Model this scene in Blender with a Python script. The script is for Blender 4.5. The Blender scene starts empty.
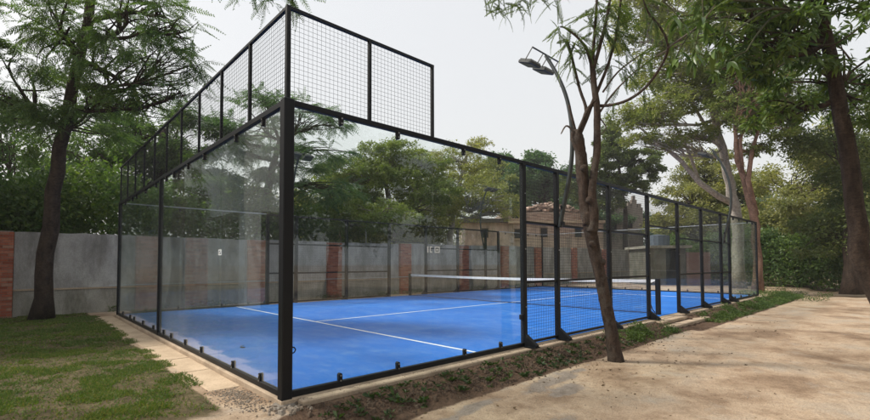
import bpy, math, random
import numpy as np
from mathutils import Vector, Matrix
random.seed(7); rng = np.random.default_rng(11)
R = math.radians
sc = bpy.context.scene
C = sc.collection

# ------------------------------------------------------------------ camera
CAM = np.array([-1.9489, -4.2669, 1.3122]); YAW, PIT, ROL, FPX = .8187, .0357, -.0031, 444.02
FW = np.array([math.cos(YAW)*math.cos(PIT), math.sin(YAW)*math.cos(PIT), math.sin(PIT)])
RT = np.array([math.sin(YAW), -math.cos(YAW), 0.0]); UP = np.cross(RT, FW)
RT, UP = math.cos(ROL)*RT + math.sin(ROL)*UP, -math.sin(ROL)*RT + math.cos(ROL)*UP
cd = bpy.data.cameras.new('camera'); cam = bpy.data.objects.new('camera', cd); C.objects.link(cam)
cd.sensor_width = 36; cd.lens = FPX/870*36; cd.shift_y = 38.05/870; cd.clip_start = .05; cd.clip_end = 3000
M = Matrix.Identity(4)
for i in range(3):
    M[i][0] = RT[i]; M[i][1] = UP[i]; M[i][2] = -FW[i]; M[i][3] = CAM[i]
cam.matrix_world = M
sc.camera = cam

# ------------------------------------------------------------------ light
SUN_EL, SUN_AZ = R(48), math.atan2(.75, -.66)        # direction the sun stands in (from +x, anticlockwise)
w = bpy.data.worlds.new("World"); sc.world = w; w.use_nodes = True
nt = w.node_tree; nt.nodes.clear()
out = nt.nodes.new('ShaderNodeOutputWorld')
sky = nt.nodes.new('ShaderNodeTexSky'); sky.sky_type = 'NISHITA'; sky.sun_disc = False
sky.sun_elevation = SUN_EL; sky.sun_rotation = math.pi/2 - SUN_AZ
sky.air_density = 1.6; sky.dust_density = 6.0; sky.ozone_density = 1.0
b1 = nt.nodes.new('ShaderNodeBackground'); b1.inputs['Strength'].default_value = .075
nt.links.new(sky.outputs[0], b1.inputs['Color'])
b2 = nt.nodes.new('ShaderNodeBackground'); b2.inputs['Color'].default_value = (.895, .89, .885, 1); b2.inputs['Strength'].default_value = .96
ms = nt.nodes.new('ShaderNodeMixShader'); ms.inputs[0].default_value = .64      # bright overcast veil over the sky
nt.links.new(b1.outputs[0], ms.inputs[1]); nt.links.new(b2.outputs[0], ms.inputs[2]); nt.links.new(ms.outputs[0], out.inputs['Surface'])
sl = bpy.data.lights.new('sun', 'SUN'); sl.energy = 3.2; sl.angle = R(7); sl.color = (1, .95, .86)
so = bpy.data.objects.new('sun', sl); C.objects.link(so)
sd = Vector((math.cos(SUN_AZ)*math.cos(SUN_EL), math.sin(SUN_AZ)*math.cos(SUN_EL), math.sin(SUN_EL)))
so.rotation_euler = (-sd).to_track_quat('-Z', 'Y').to_euler(); so.location = (0, 0, 30)
sc.view_settings.view_transform = 'Standard'; sc.view_settings.look = 'None'
sc.view_settings.exposure = 0.46; sc.view_settings.gamma = 1.0
sc.cycles.max_bounces = 8; sc.cycles.transparent_max_bounces = 48
sc.cycles.diffuse_bounces = 3; sc.cycles.glossy_bounces = 4; sc.cycles.transmission_bounces = 4
sc.cycles.sample_clamp_indirect = 6

def W(px, py, dep):
    """point of the place that lies dep metres in front of the camera"""
    return CAM + (FW + RT*(px-435)/FPX - UP*(py-248.05)/FPX)*dep

# ------------------------------------------------------------------ materials
def vnoise(x, y, s=0):
    xi = np.floor(x).astype(np.int64); yi = np.floor(y).astype(np.int64); fx = x-xi; fy = y-yi
    fx = fx*fx*(3-2*fx); fy = fy*fy*(3-2*fy)
    def h(a, b):
        n = (a*374761393 + b*668265263 + s*1442695041) & 0xffffffff
        n = ((n ^ (n >> 13))*1274126177) & 0xffffffff
        return ((n ^ (n >> 16)) & 0xffff)/65535.0
    return (h(xi, yi)*(1-fx)+h(xi+1, yi)*fx)*(1-fy) + (h(xi, yi+1)*(1-fx)+h(xi+1, yi+1)*fx)*fy
def fbm(x, y, s=0, o=4):
    v = 0; a = .5
    for i in range(o):
        v = v + a*vnoise(x*2**i, y*2**i, s+i); a *= .5
    return v/(1-.5**o)

class NT:
    def __init__(s, name):
        s.m = bpy.data.materials.new(name); s.m.use_nodes = True; s.t = s.m.node_tree; s.t.nodes.clear()
        s.out = s.n('ShaderNodeOutputMaterial')
    def n(s, typ, **k):
        nd = s.t.nodes.new(typ)
        for a, b in k.items(): setattr(nd, a, b)
        return nd
    def l(s, a, b): s.t.links.new(a, b)
    def bsdf(s, rough=.6, spec=.5, metal=0):
        p = s.n('ShaderNodeBsdfPrincipled'); p.inputs['Roughness'].default_value = rough
        p.inputs['Specular IOR Level'].default_value = spec; p.inputs['Metallic'].default_value = metal
        s.l(p.outputs[0], s.out.inputs['Surface']); return p
    def pos(s):
        return s.n('ShaderNodeNewGeometry').outputs['Position']
    def obj(s):
        return s.n('ShaderNodeTexCoord').outputs['Object']
    def noise(s, vec, scale, detail=5, rough=.6, stretch=None):
        if stretch:
            mp = s.n('ShaderNodeMapping'); mp.inputs['Scale'].default_value = stretch; s.l(vec, mp.inputs['Vector']); vec = mp.outputs[0]
        t = s.n('ShaderNodeTexNoise'); t.inputs['Scale'].default_value = scale; t.inputs['Detail'].default_value = detail
        t.inputs['Roughness'].default_value = rough; s.l(vec, t.inputs['Vector']); return t.outputs['Fac']
    def ramp(s, fac, stops):
        r = s.n('ShaderNodeValToRGB'); s.l(fac, r.inputs[0]); e = r.color_ramp.elements
        while len(e) < len(stops): e.new(.5)
        for i, (p, c) in enumerate(stops):
            e[i].position = p; e[i].color = (*c, 1) if len(c) == 3 else c
        return r.outputs[0]
    def mix(s, fac, a, b, mode='MIX'):
        m = s.n('ShaderNodeMix', data_type='RGBA', blend_type=mode)
        for v, k in ((fac, 0), (a, 6), (b, 7)):
            if isinstance(v, (int, float)): m.inputs[k].default_value = v
            elif isinstance(v, tuple): m.inputs[k].default_value = (*v, 1)
            else: s.l(v, m.inputs[k])
        return m.outputs[2]
    def math(s, op, a, b=0.0, clamp=False):
        m = s.n('ShaderNodeMath', operation=op); m.use_clamp = clamp
        for v, k in ((a, 0), (b, 1)):
            if isinstance(v, (int, float)): m.inputs[k].default_value = v
            else: s.l(v, m.inputs[k])
        return m.outputs[0]
    def bump(s, h, p, st=.3, d=.02):
        b = s.n('ShaderNodeBump'); b.inputs['Strength'].default_value = st; b.inputs['Distance'].default_value = d
        s.l(h, b.inputs['Height']); s.l(b.outputs[0], p.inputs['Normal'])

def simple(name, col, rough=.6, var=.25, scale=8, metal=0, spec=.5, bump=0, col2=None):
    t = NT(name); p = t.bsdf(rough, spec, metal); n = t.noise(t.obj(), scale)
    c2 = col2 or tuple(max(0, c*(1-var*2)) for c in col)
    t.l(t.ramp(n, [(.3, c2), (.65, col)]), p.inputs['Base Color'])
    if bump: t.bump(t.noise(t.obj(), scale*4), p, bump, .01)
    return t.m

def island(name, cols, rough=.8, bump=.0, spec=.3):
    t = NT(name); p = t.bsdf(rough, spec); g = t.n('ShaderNodeNewGeometry')
    n = len(cols); c = t.ramp(g.outputs['Random Per Island'], [(i/max(1, n-1), cc) for i, cc in enumerate(cols)])
    nn = t.noise(t.pos(), 30, 3)
    t.l(t.mix(.5, c, t.ramp(nn, [(.3, (.5, .5, .5)), (.7, (1, 1, 1))]), 'MULTIPLY'), p.inputs['Base Color'])
    if bump: t.bump(t.noise(t.pos(), 60), p, bump, .01)
    return t.m

def leafmat(name, cols, trans=.42, rough=.5, tr_tint=(1.25, 1.35, .6)):
    t = NT(name); g = t.n('ShaderNodeNewGeometry')
    rnd = t.math('FRACT', t.math('ADD', g.outputs['Random Per Island'], t.n('ShaderNodeObjectInfo').outputs['Random']))
    n = len(cols); c = t.ramp(rnd, [(i/(n-1), cc) for i, cc in enumerate(cols)])
    cl = t.noise(t.pos(), .55, 2)
    c = t.mix(1.0, c, t.ramp(cl, [(.3, (.78, .82, .9)), (.7, (1.25, 1.15, .85))]), 'MULTIPLY')
    d = t.n('ShaderNodeBsdfPrincipled'); d.inputs['Roughness'].default_value = rough; d.inputs['Specular IOR Level'].default_value = .35
    t.l(c, d.inputs['Base Color'])
    tr = t.n('ShaderNodeBsdfTranslucent'); t.l(t.mix(1.0, c, tr_tint, 'MULTIPLY'), tr.inputs['Color'])
    m = t.n('ShaderNodeMixShader'); m.inputs[0].default_value = trans
    t.l(d.outputs[0], m.inputs[1]); t.l(tr.outputs[0], m.inputs[2]); t.l(m.outputs[0], t.out.inputs['Surface'])
    return t.m

def barkmat(name, a, b, scale=7, moss=None):
    t = NT(name); p = t.bsdf(.85, .2)
    n1 = t.noise(t.pos(), scale, 6, .7, (1, 1, .35)); n2 = t.noise(t.pos(), scale*.35, 3)
    c = t.ramp(n1, [(.32, a), (.66, b)])
    if moss: c = t.mix(t.ramp(n2, [(.5, (0, 0, 0)), (.62, (1, 1, 1))]), c, moss)
    n3 = t.noise(t.pos(), scale*2.2, 5, .75, (1, 1, 2.6)); c = t.mix(.7, c, t.ramp(n3, [(.38, (.4, .4, .4)), (.55, (1, 1, 1)), (.8, (1.3, 1.25, 1.2))]), 'MULTIPLY')
    t.l(c, p.inputs['Base Color']); t.bump(t.math('ADD', n1, n3), p, .9, .03)
    return t.m

M_BLACK = simple('black_painted_steel', (.006, .007, .009), .5, .15, 5, spec=.22)
M_WIRE = simple('black_coated_wire', (.02, .022, .024), .5, .1, 5)
M_GREYPOLE = simple('grey_green_painted_pole', (.03, .038, .038), .45, .2, 4)
M_CHANNEL = simple('pale_aluminium_channel', (.45, .47, .47), .4, .1, 6, metal=.3)
M_LAMP = simple('lamp_housing', (.05, .055, .055), .4, .2, 5)
M_LENS = simple('lamp_lens', (.05, .055, .06), .3, .1, 3)
M_WHITE = simple('white_line_paint', (.80, .82, .84), .7, .10, 6)
M_TAPE = simple('white_net_tape', (.78, .78, .76), .7, .08, 9)
M_NET = simple('black_net_cord', (.015, .015, .018), .7, .1, 9)
M_CHROME = simple('zinc_bolt', (.4, .4, .4), .35, .2, 30, metal=.8)
M_POLEWHITE = simple('weathered_white_pole', (.55, .55, .52), .6, .2, 3)
M_WOODSTICK = simple('brown_bamboo', (.16, .11, .06), .7, .2, 6)
M_BRICK = island('red_brick', [(.26, .075, .045), (.44, .14, .08), (.34, .10, .058), (.52, .20, .12), (.38, .13, .085), (.46, .27, .19)], .9, .5)
M_MORTAR = simple('sandy_mortar', (.27, .235, .20), .95, .15, 20, bump=.4)
M_STONE = island('gravel_stone', [(.15, .12, .09), (.30, .25, .20), (.22, .17, .125), (.36, .32, .27)], .9, .4)
M_CLOD = island('soil_clod', [(.075, .05, .035), (.12, .085, .06), (.09, .06, .04)], .95, .4)
M_STICKER = simple('white_sticker_print', (.7, .72, .72), .6, .05, 5)
M_LITTER = island('leaf_litter', [(.10, .06, .03), (.20, .13, .07), (.06, .04, .025), (.26, .19, .10)], .85)
M_DRY = simple('dry_brown_leaf', (.10, .06, .03), .8, .2, 30)

def glassmat(name='court_glass', dk=1.0):
    t = NT(name); g = t.n('ShaderNodeNewGeometry')
    dp = t.n('ShaderNodeVectorMath', operation='DOT_PRODUCT'); t.l(g.outputs['Incoming'], dp.inputs[0]); t.l(g.outputs['Normal'], dp.inputs[1])
    c = t.math('ABSOLUTE', dp.outputs['Value'])
    f = t.math('ADD', t.math('MULTIPLY', t.math('POWER', t.math('SUBTRACT', 1.0, c), 5.0), .96), .04, True)
    tp = t.n('ShaderNodeBsdfTransparent'); tp.inputs[0].default_value = (.955, .978, .967, 1)
    gl = t.n('ShaderNodeBsdfGlossy'); gl.inputs['Roughness'].default_value = .0; gl.inputs['Color'].default_value = (.95, 1, .98, 1)
    m = t.n('ShaderNodeMixShader'); t.l(f, m.inputs[0]); t.l(tp.outputs[0], m.inputs[1]); t.l(gl.outputs[0], m.inputs[2])
    df = t.n('ShaderNodeBsdfDiffuse'); df.inputs[0].default_value = (.62, .62, .60, 1)
    n = t.noise(t.pos(), 1.3, 5, .65, (1, 1, .7)); n2 = t.noise(t.pos(), 9, 3, .5, (3, 3, .25))
    sep = t.n('ShaderNodeSeparateXYZ'); t.l(t.pos(), sep.inputs[0])
    low = t.math('MULTIPLY', t.math('SUBTRACT', 1.0, t.math('DIVIDE', sep.outputs[2], .9), True), .05)   # splashed dust near the ground
    a = t.math('MULTIPLY', t.math('MULTIPLY', n, n2), .022)
    dust = t.math('ADD', t.math('ADD', a, t.math('MULTIPLY', low, n)), .0, True)
    # a grazing look passes more dust
    dust = t.math('MULTIPLY', dust, t.math('DIVIDE', dk, t.math('ADD', c, .35)), True)
    m2 = t.n('ShaderNodeMixShader'); t.l(dust, m2.inputs[0]); t.l(m.outputs[0], m2.inputs[1]); t.l(df.outputs[0], m2.inputs[2])
    t.l(m2.outputs[0], t.out.inputs['Surface']); return t.m
M_GLASS = glassmat()
M_GLASSDUSTY = glassmat('dusty_court_glass', 1.6)
M_GLASSEDGE = simple('green_glass_edge', (.05, .12, .10), .2, .1, 3)

def turfmat():
    t = NT('blue_court_turf'); p = t.bsdf(.75, .25); ps = t.pos()
    n1 = t.noise(ps, .55, 6, .62); n2 = t.noise(ps, 4.2, 7, .75, (1, .4, 1)); n3 = t.noise(ps, 260, 2, .5)
    c = t.ramp(n1, [(.3, (.007, .125, .50)), (.55, (.010, .15, .57)), (.75, (.022, .19, .63))])
    sand = t.math('MULTIPLY', t.ramp(n2, [(.47, (0, 0, 0)), (.74, (1, 1, 1))]), .34)
    c = t.mix(sand, c, (.20, .36, .60))
    c = t.mix(t.math('MULTIPLY', t.ramp(t.noise(ps, 1.1, 5, .75), [(.57, (0, 0, 0)), (.70, (1, 1, 1))]), .22), c, (.30, .40, .52))
    c = t.mix(.35, c, t.ramp(n3, [(.35, (.55, .55, .55)), (.65, (1.1, 1.1, 1.1))]), 'MULTIPLY')
    t.l(c, p.inputs['Base Color']); t.bump(n3, p, .25, .004); return t.m
M_TURF = turfmat()

def concmat(name, a, b, sc_=2.5, bump=.35, stain=None):
    t = NT(name); p = t.bsdf(.9, .2); ps = t.pos()
    n1 = t.noise(ps, sc_, 7, .65); n2 = t.noise(ps, 45, 4, .6)
    c = t.ramp(n1, [(.3, a), (.7, b)])
    c = t.mix(.45, c, t.ramp(n2, [(.35, (.62, .62, .62)), (.65, (1.12, 1.1, 1.08))]), 'MULTIPLY')
    if stain:
        n3 = t.noise(ps, 1.5, 7, .75, (1, 1, .3))
        c = t.mix(t.ramp(n3, [(.44, (0, 0, 0)), (.62, (.85, .85, .85))]), c, stain)
    t.l(c, p.inputs['Base Color']); t.bump(n2, p, bump, .008); return t.m
M_SLAB = concmat('dusty_concrete', (.30, .23, .165), (.52, .41, .30))
M_APRON = concmat('sandy_concrete', (.40, .30, .205), (.56, .43, .305), 3)
M_SLABGREY = concmat('grey_concrete_edge', (.15, .135, .115), (.26, .23, .195), 4)
M_PLASTER = concmat('grey_wall_plaster', (.30, .288, .272), (.49, .475, .455), 1.6, .6, (.175, .165, .15))
M_PLINTH = concmat('weathered_wall_foot', (.25, .237, .21), (.41, .39, .345), 2.2, .6, (.14, .13, .10))
M_MOSSY = concmat('grimy_wall', (.10, .095, .08), (.19, .18, .155), 1.6, .4, (.06, .065, .045))
M_PEACH = concmat('peach_plaster', (.34, .265, .215), (.52, .415, .34), 1.1, .4, (.22, .175, .145))
M_RUIN = concmat('pale_ruin_wall', (.28, .24, .21), (.42, .37, .33), .8, .3, (.18, .15, .13))
M_OLDBRICK = island('old_pink_brick', [(.34, .22, .17), (.50, .37, .30), (.42, .30, .24), (.55, .44, .37), (.28, .19, .15)], .95, .4)
M_ROOF = concmat('dark_roof_slab', (.05, .045, .04), (.10, .09, .08), 3)
M_DARK = simple('dark_opening', (.01, .011, .012), .9, .1, 4)
M_WHITEWALL = concmat('pale_render', (.74, .74, .73), (.84, .84, .83), .8, .2)
M_TARP = concmat('pale_blue_tarp', (.32, .40, .46), (.48, .56, .62), 3, .3)
M_TANK = concmat('blue_grey_tank', (.07, .09, .12), (.12, .14, .18), 3)
M_ORANGE = concmat('rust_red_render', (.22, .11, .09), (.34, .24, .21), 1.3, .3)

BARK_RED = barkmat('reddish_brown_bark', (.024, .017, .013), (.115, .078, .058), 16, (.10, .08, .065))
BARK_DARK = barkmat('dark_brown_bark', (.025, .018, .014), (.085, .06, .045), 7)
BARK_PALE = barkmat('pale_grey_bark', (.28, .25, .22), (.52, .48, .44), 4)
BARK_GREY = barkmat('grey_brown_bark', (.09, .075, .06), (.22, .18, .15), 6)
BARK_RUST = barkmat('rusty_smooth_bark', (.15, .085, .06), (.33, .20, .145), 5)
BARK_TWIG = barkmat('dark_green_shoot', (.03, .035, .018), (.10, .10, .05), 8)

L_DARK = leafmat('dark_green_leaves', [(0.045, 0.090, 0.031), (0.101, 0.172, 0.054), (0.069, 0.131, 0.043), (0.157, 0.225, 0.064)])
L_DEEP = leafmat('deep_blue_green_leaves', [(0.042, 0.095, 0.058), (0.101, 0.179, 0.100), (0.063, 0.131, 0.079), (0.136, 0.225, 0.105)])
L_BRIGHT = leafmat('light_green_leaves', [(0.112, 0.160, 0.048), (0.190, 0.242, 0.072), (0.146, 0.198, 0.060), (0.258, 0.286, 0.108)])
L_YELLOW = leafmat('yellow_green_leaves', [(0.173, 0.193, 0.074), (0.299, 0.320, 0.130), (0.220, 0.241, 0.094), (0.409, 0.401, 0.186), (0.142, 0.160, 0.074)])
L_MID = leafmat('dull_green_leaves', [(0.063, 0.098, 0.038), (0.115, 0.161, 0.057), (0.092, 0.127, 0.048), (0.161, 0.196, 0.081)])
L_OLIVE = leafmat('olive_leaves', [(0.141, 0.160, 0.072), (0.261, 0.272, 0.114), (0.189, 0.209, 0.086), (0.355, 0.345, 0.156)])
L_AIRY = leafmat('airy_yellow_green_leaves', [(0.132, 0.164, 0.052), (0.238, 0.272, 0.090), (0.171, 0.209, 0.068), (0.317, 0.329, 0.134)], .45)
L_NEAR = leafmat('fresh_pinnate_leaves', [(.045, .075, .018), (.085, .13, .03), (.06, .10, .022), (.13, .17, .045)], .4)
L_MANGO = leafmat('glossy_dark_leaves', [(0.038, 0.078, 0.018), (0.093, 0.146, 0.032), (0.062, 0.117, 0.029), (0.139, 0.211, 0.047)], .3, .35)
L_GRASS = leafmat('lawn_grass', [(.06, .11, .022), (.105, .17, .035), (.075, .13, .026), (.14, .18, .045), (.23, .19, .09)], .3, .7)
L_WEED = leafmat('weed_leaves', [(.04, .08, .02), (.085, .14, .035), (.06, .11, .025), (.12, .17, .05)], .3)
L_SEED = leafmat('seedling_leaves', [(.018, .04, .014), (.045, .085, .024), (.03, .06, .018)], .25, .5)

def groundmat():
    t = NT('earth_ground'); p = t.bsdf(.95, .15); ps = t.pos()
    at = t.n('ShaderNodeAttribute', attribute_name='zones'); sp = t.n('ShaderNodeSeparateColor'); t.l(at.outputs['Color'], sp.inputs[0])
    soil, lawn, wet = sp.outputs[0], sp.outputs[1], sp.outputs[2]
    nb = t.noise(ps, .8, 7, .62); nf = t.noise(ps, 7, 7, .7); ng = t.noise(ps, 60, 4, .65)
    sand = t.ramp(nb, [(.30, (.20, .135, .09)), (.42, (.34, .24, .162)), (.53, (.49, .37, .262)), (.68, (.45, .375, .295))])
    sand = t.mix(.6, sand, t.ramp(nf, [(.30, (.58, .52, .47)), (.52, (1, 1, 1)), (.75, (1.12, 1.1, 1.05))]), 'MULTIPLY')
    pale = t.ramp(t.noise(ps, 1.7, 6, .7), [(.56, (0, 0, 0)), (.72, (.55, .55, .55))])
    sand = t.mix(pale, sand, (.47, .43, .37))
    soilc = t.ramp(nf, [(.3, (.055, .034, .022)), (.6, (.135, .086, .058)), (.8, (.22, .15, .105))])
    lawnc = t.ramp(nf, [(.35, (.065, .05, .028)), (.55, (.12, .095, .05)), (.75, (.22, .165, .10))])
    wetc = t.ramp(nf, [(.3, (.21, .165, .13)), (.7, (.38, .32, .27))])
    edge = t.math('MULTIPLY', t.math('SUBTRACT', nf, .5), .9)
    def msk(v, k=1.0): return t.ramp(t.math('ADD', v, t.math('MULTIPLY', edge, k)), [(.38, (0, 0, 0)), (.62, (1, 1, 1))])
    c = t.mix(msk(wet, 1.2), sand, wetc); c = t.mix(msk(lawn), c, lawnc); c = t.mix(msk(soil), c, soilc)
    c = t.mix(.5, c, t.ramp(ng, [(.36, (.55, .53, .5)), (.5, (.95, .95, .95)), (.68, (1.22, 1.2, 1.16))]), 'MULTIPLY')
    t.l(c, p.inputs['Base Color'])
    rr = t.ramp(msk(wet, 1.2), [(0, (.95, .95, .95)), (1, (.45, .45, .45))]); t.l(rr, p.inputs['Roughness'])
    h = t.math('ADD', t.math('MULTIPLY', nf, 1.0), t.math('MULTIPLY', ng, .35)); t.bump(h, p, .9, .05)
    return t.m
M_GROUND = groundmat()

# ------------------------------------------------------------------ mesh helpers
class MB:
    def __init__(s): s.v = []; s.f = []
    def add(s, vs, fs):
        b = len(s.v); s.v += [tuple(map(float, p)) for p in vs]; s.f += [tuple(b+i for i in f) for f in fs]
    def box(s, x0, x1, y0, y1, z0, z1, m=None):
        vs = [(x0,y0,z0),(x1,y0,z0),(x1,y1,z0),(x0,y1,z0),(x0,y0,z1),(x1,y0,z1),(x1,y1,z1),(x0,y1,z1)]
        if m is not None: vs = [tuple(m @ Vector(p)) for p in vs]
        s.add(vs, [(0,3,2,1),(4,5,6,7),(0,1,5,4),(1,2,6,5),(2,3,7,6),(3,0,4,7)])
    def bevbox(s, x0, x1, y0, y1, z0, z1, b=.008, m=None):
        """box with chamfered upright and top edges"""
        def ring(ix, z): return [(x0+ix+b,y0+ix,z),(x1-ix-b,y0+ix,z),(x1-ix,y0+ix+b,z),(x1-ix,y1-ix-b,z),(x1-ix-b,y1-ix,z),(x0+ix+b,y1-ix,z),(x0+ix,y1-ix-b,z),(x0+ix,y0+ix+b,z)]
        vs = ring(b, z0)+ring(0, z0+b)+ring(0, z1-b)+ring(b, z1)
        if m is not None: vs = [tuple(m @ Vector(p)) for p in vs]
        fs = [tuple(range(7,-1,-1)), tuple(range(24,32))]
        for k in range(3):
            for i in range(8): j = (i+1) % 8; fs.append((k*8+i, k*8+j, (k+1)*8+j, (k+1)*8+i))
        s.add(vs, fs)
    def tube(s, pts, rad, n=6, cap=True, wob=0):
        pts = [Vector(p) for p in pts]; k = len(pts)
        if not hasattr(rad, '__len__'): rad = [rad]*k
        up = Vector((0.13, .31, .94)); vs = []
        prev = None
        for i, p in enumerate(pts):
            d = (pts[min(i+1, k-1)]-pts[max(i-1, 0)]);  d = d.normalized() if d.length > 1e-9 else Vector((0, 0, 1))
            if prev is None:
                a = d.cross(up)
                if a.length < .1: a = d.cross(Vector((1, 0, 0)))
            else: a = prev - d*prev.dot(d)
            a.normalize(); prev = a; b = d.cross(a)
            for j in range(n):
                t = 2*math.pi*j/n; rr = rad[i]*(1+(random.uniform(-wob, wob) if wob else 0))
                vs.append(p + a*math.cos(t)*rr + b*math.sin(t)*rr)
        fs = []
        for i in range(k-1):
            for j in range(n): q = (j+1) % n; fs.append((i*n+j, i*n+q, (i+1)*n+q, (i+1)*n+j))
        if cap: fs += [tuple(range(n-1, -1, -1)), tuple((k-1)*n+j for j in range(n))]
        s.add(vs, fs)
    def mesh(s, name, mat, smooth=False):
        me = bpy.data.meshes.new(name); me.from_pydata(s.v, [], s.f); me.materials.append(mat)
        if smooth: me.shade_smooth()
        return me
    def build(s, name, mat, parent=None, smooth=False, kind=None, label=None):
        return link(name, s.mesh(name, mat, smooth), parent, kind, label)
def link(name, me, parent=None, kind=None, label=None):
    o = bpy.data.objects.new(name, me); C.objects.link(o)
    if parent is not None: o.parent = parent
    if kind: o['kind'] = kind
    if label: o['label'] = label
    return o
def thing(name, label, cat, loc=(0,0,0), rz=0, group=None):
    o = bpy.data.objects.new(name, None); C.objects.link(o); o.location = [float(c) for c in loc]; o.rotation_euler = (0, 0, rz)
    o.empty_display_size = .2
    o['label'] = label; o['category'] = cat
    if group: o['group'] = group
    return o
def tag(o, label, cat, group=None):
    o['label'] = label; o['category'] = cat
    if group: o['group'] = group
    return o

def quads_mesh(name, V, mat):
    """V (N,4,3): one leaf per quad"""
    n = len(V); me = bpy.data.meshes.new(name)
    me.vertices.add(n*4); me.loops.add(n*4); me.polygons.add(n)
    me.vertices.foreach_set('co', V.reshape(-1).astype(np.float32))
    me.loops.foreach_set('vertex_index', np.arange(n*4, dtype=np.int32))
    me.polygons.foreach_set('loop_start', np.arange(0, n*4, 4, dtype=np.int32))
    me.polygons.foreach_set('loop_total', np.full(n, 4, dtype=np.int32))
    me.update(calc_edges=True); me.materials.append(mat); return me
def unit(a): return a/np.maximum(np.linalg.norm(a, axis=-1, keepdims=True), 1e-9)
def leaf_quads(P, D, L, Wd, fold=.25, droop=0):
    """diamond leaves from base P along D (unit), length L, width Wd"""
    n = len(P); L = np.broadcast_to(L, (n,))[:, None]; Wd = np.broadcast_to(Wd, (n,))[:, None]
    s = unit(np.cross(D, rng.normal(size=(n, 3)))); nn = np.cross(D, s)
    mid = P + D*L*.45 + nn*Wd*fold*.6
    tip = P + D*L - np.array([0, 0, 1])*L*droop
    return np.stack([P, mid+s*Wd*.5, tip, mid-s*Wd*.5], 1)

def frond(n_pairs, L, ll, lw, droop=.35, taper=.5):
    """pinnate leaf along +X, its leaflets as quads, hanging towards -Z"""
    t = np.linspace(.12, 1, n_pairs); q = []
    for sgn in (-1, 1):
        x = t*L; z = -droop*L*t**2
        P = np.stack([x, np.zeros_like(x), z], 1)
        sz = np.sin(np.pi*np.clip(t*.85+.12, 0, 1))**.6
        D = unit(np.stack([np.full_like(x, .45), np.full_like(x, sgn*.85), -.25-.3*rng.random(len(x))], 1)+rng.normal(scale=.10, size=(len(x), 3)))
        l = ll*np.maximum(sz, taper); S = np.array([1, 0, 0.]) - D*D[:, :1]; S = unit(S)
        mid = P + D*(l*.45)[:, None]
        q.append(np.stack([P, mid+S*lw*.5, P+D*l[:, None], mid-S*lw*.5], 1))
    # the midrib
    tt = np.linspace(0, 1, 6); rr = lw*.35
    for a, b in zip(tt[:-1], tt[1:]):
        A = np.array([a*L, 0, -droop*L*a*a]); Bq = np.array([b*L, 0, -droop*L*b*b]); w = np.array([0, rr*(1.3-b), 0])
        q.append(np.array([[A-w, Bq-w, Bq+w, A+w]]))
    return np.concatenate(q)
def place_quads(Q, P, Dir, S, roll=None):
    """copies of quads Q (m,4,3) at P with +X along Dir, scale S"""
    n = len(P); X = unit(Dir); Z = np.array([0, 0, 1.]) - X*X[:, 2:3]; bad = np.linalg.norm(Z, axis=1) < .1
    Z[bad] = np.array([1, 0, 0]); Z = unit(Z); Y = np.cross(Z, X)
    a = rng.normal(scale=.45, size=n) if roll is None else roll
    Y2 = Y*np.cos(a)[:, None]+Z*np.sin(a)[:, None]; Z2 = np.cross(X, Y2)
    B = np.stack([X, Y2, Z2], 1)*np.broadcast_to(S, (n,))[:, None, None]
    out = np.einsum('mkc,ncd->nmkd', Q, B) + P[:, None, None, :]
    return out.reshape(-1, 4, 3)

def curve_pts(a, b, sag=.0, n=6, wob=.0):
    a = np.array(a, float); b = np.array(b, float); L = np.linalg.norm(b-a); o = rng.normal(scale=wob*L, size=3) if wob else np.zeros(3)
    t = np.linspace(0, 1, n)[:, None]
    p = a + (b-a)*t + np.array([0, 0, sag*L])*4*t*(1-t) + o*np.sin(np.pi*t)
    if wob: p[1:-1] += rng.normal(scale=wob*L*.12, size=(n-2, 3))
    return p

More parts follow.
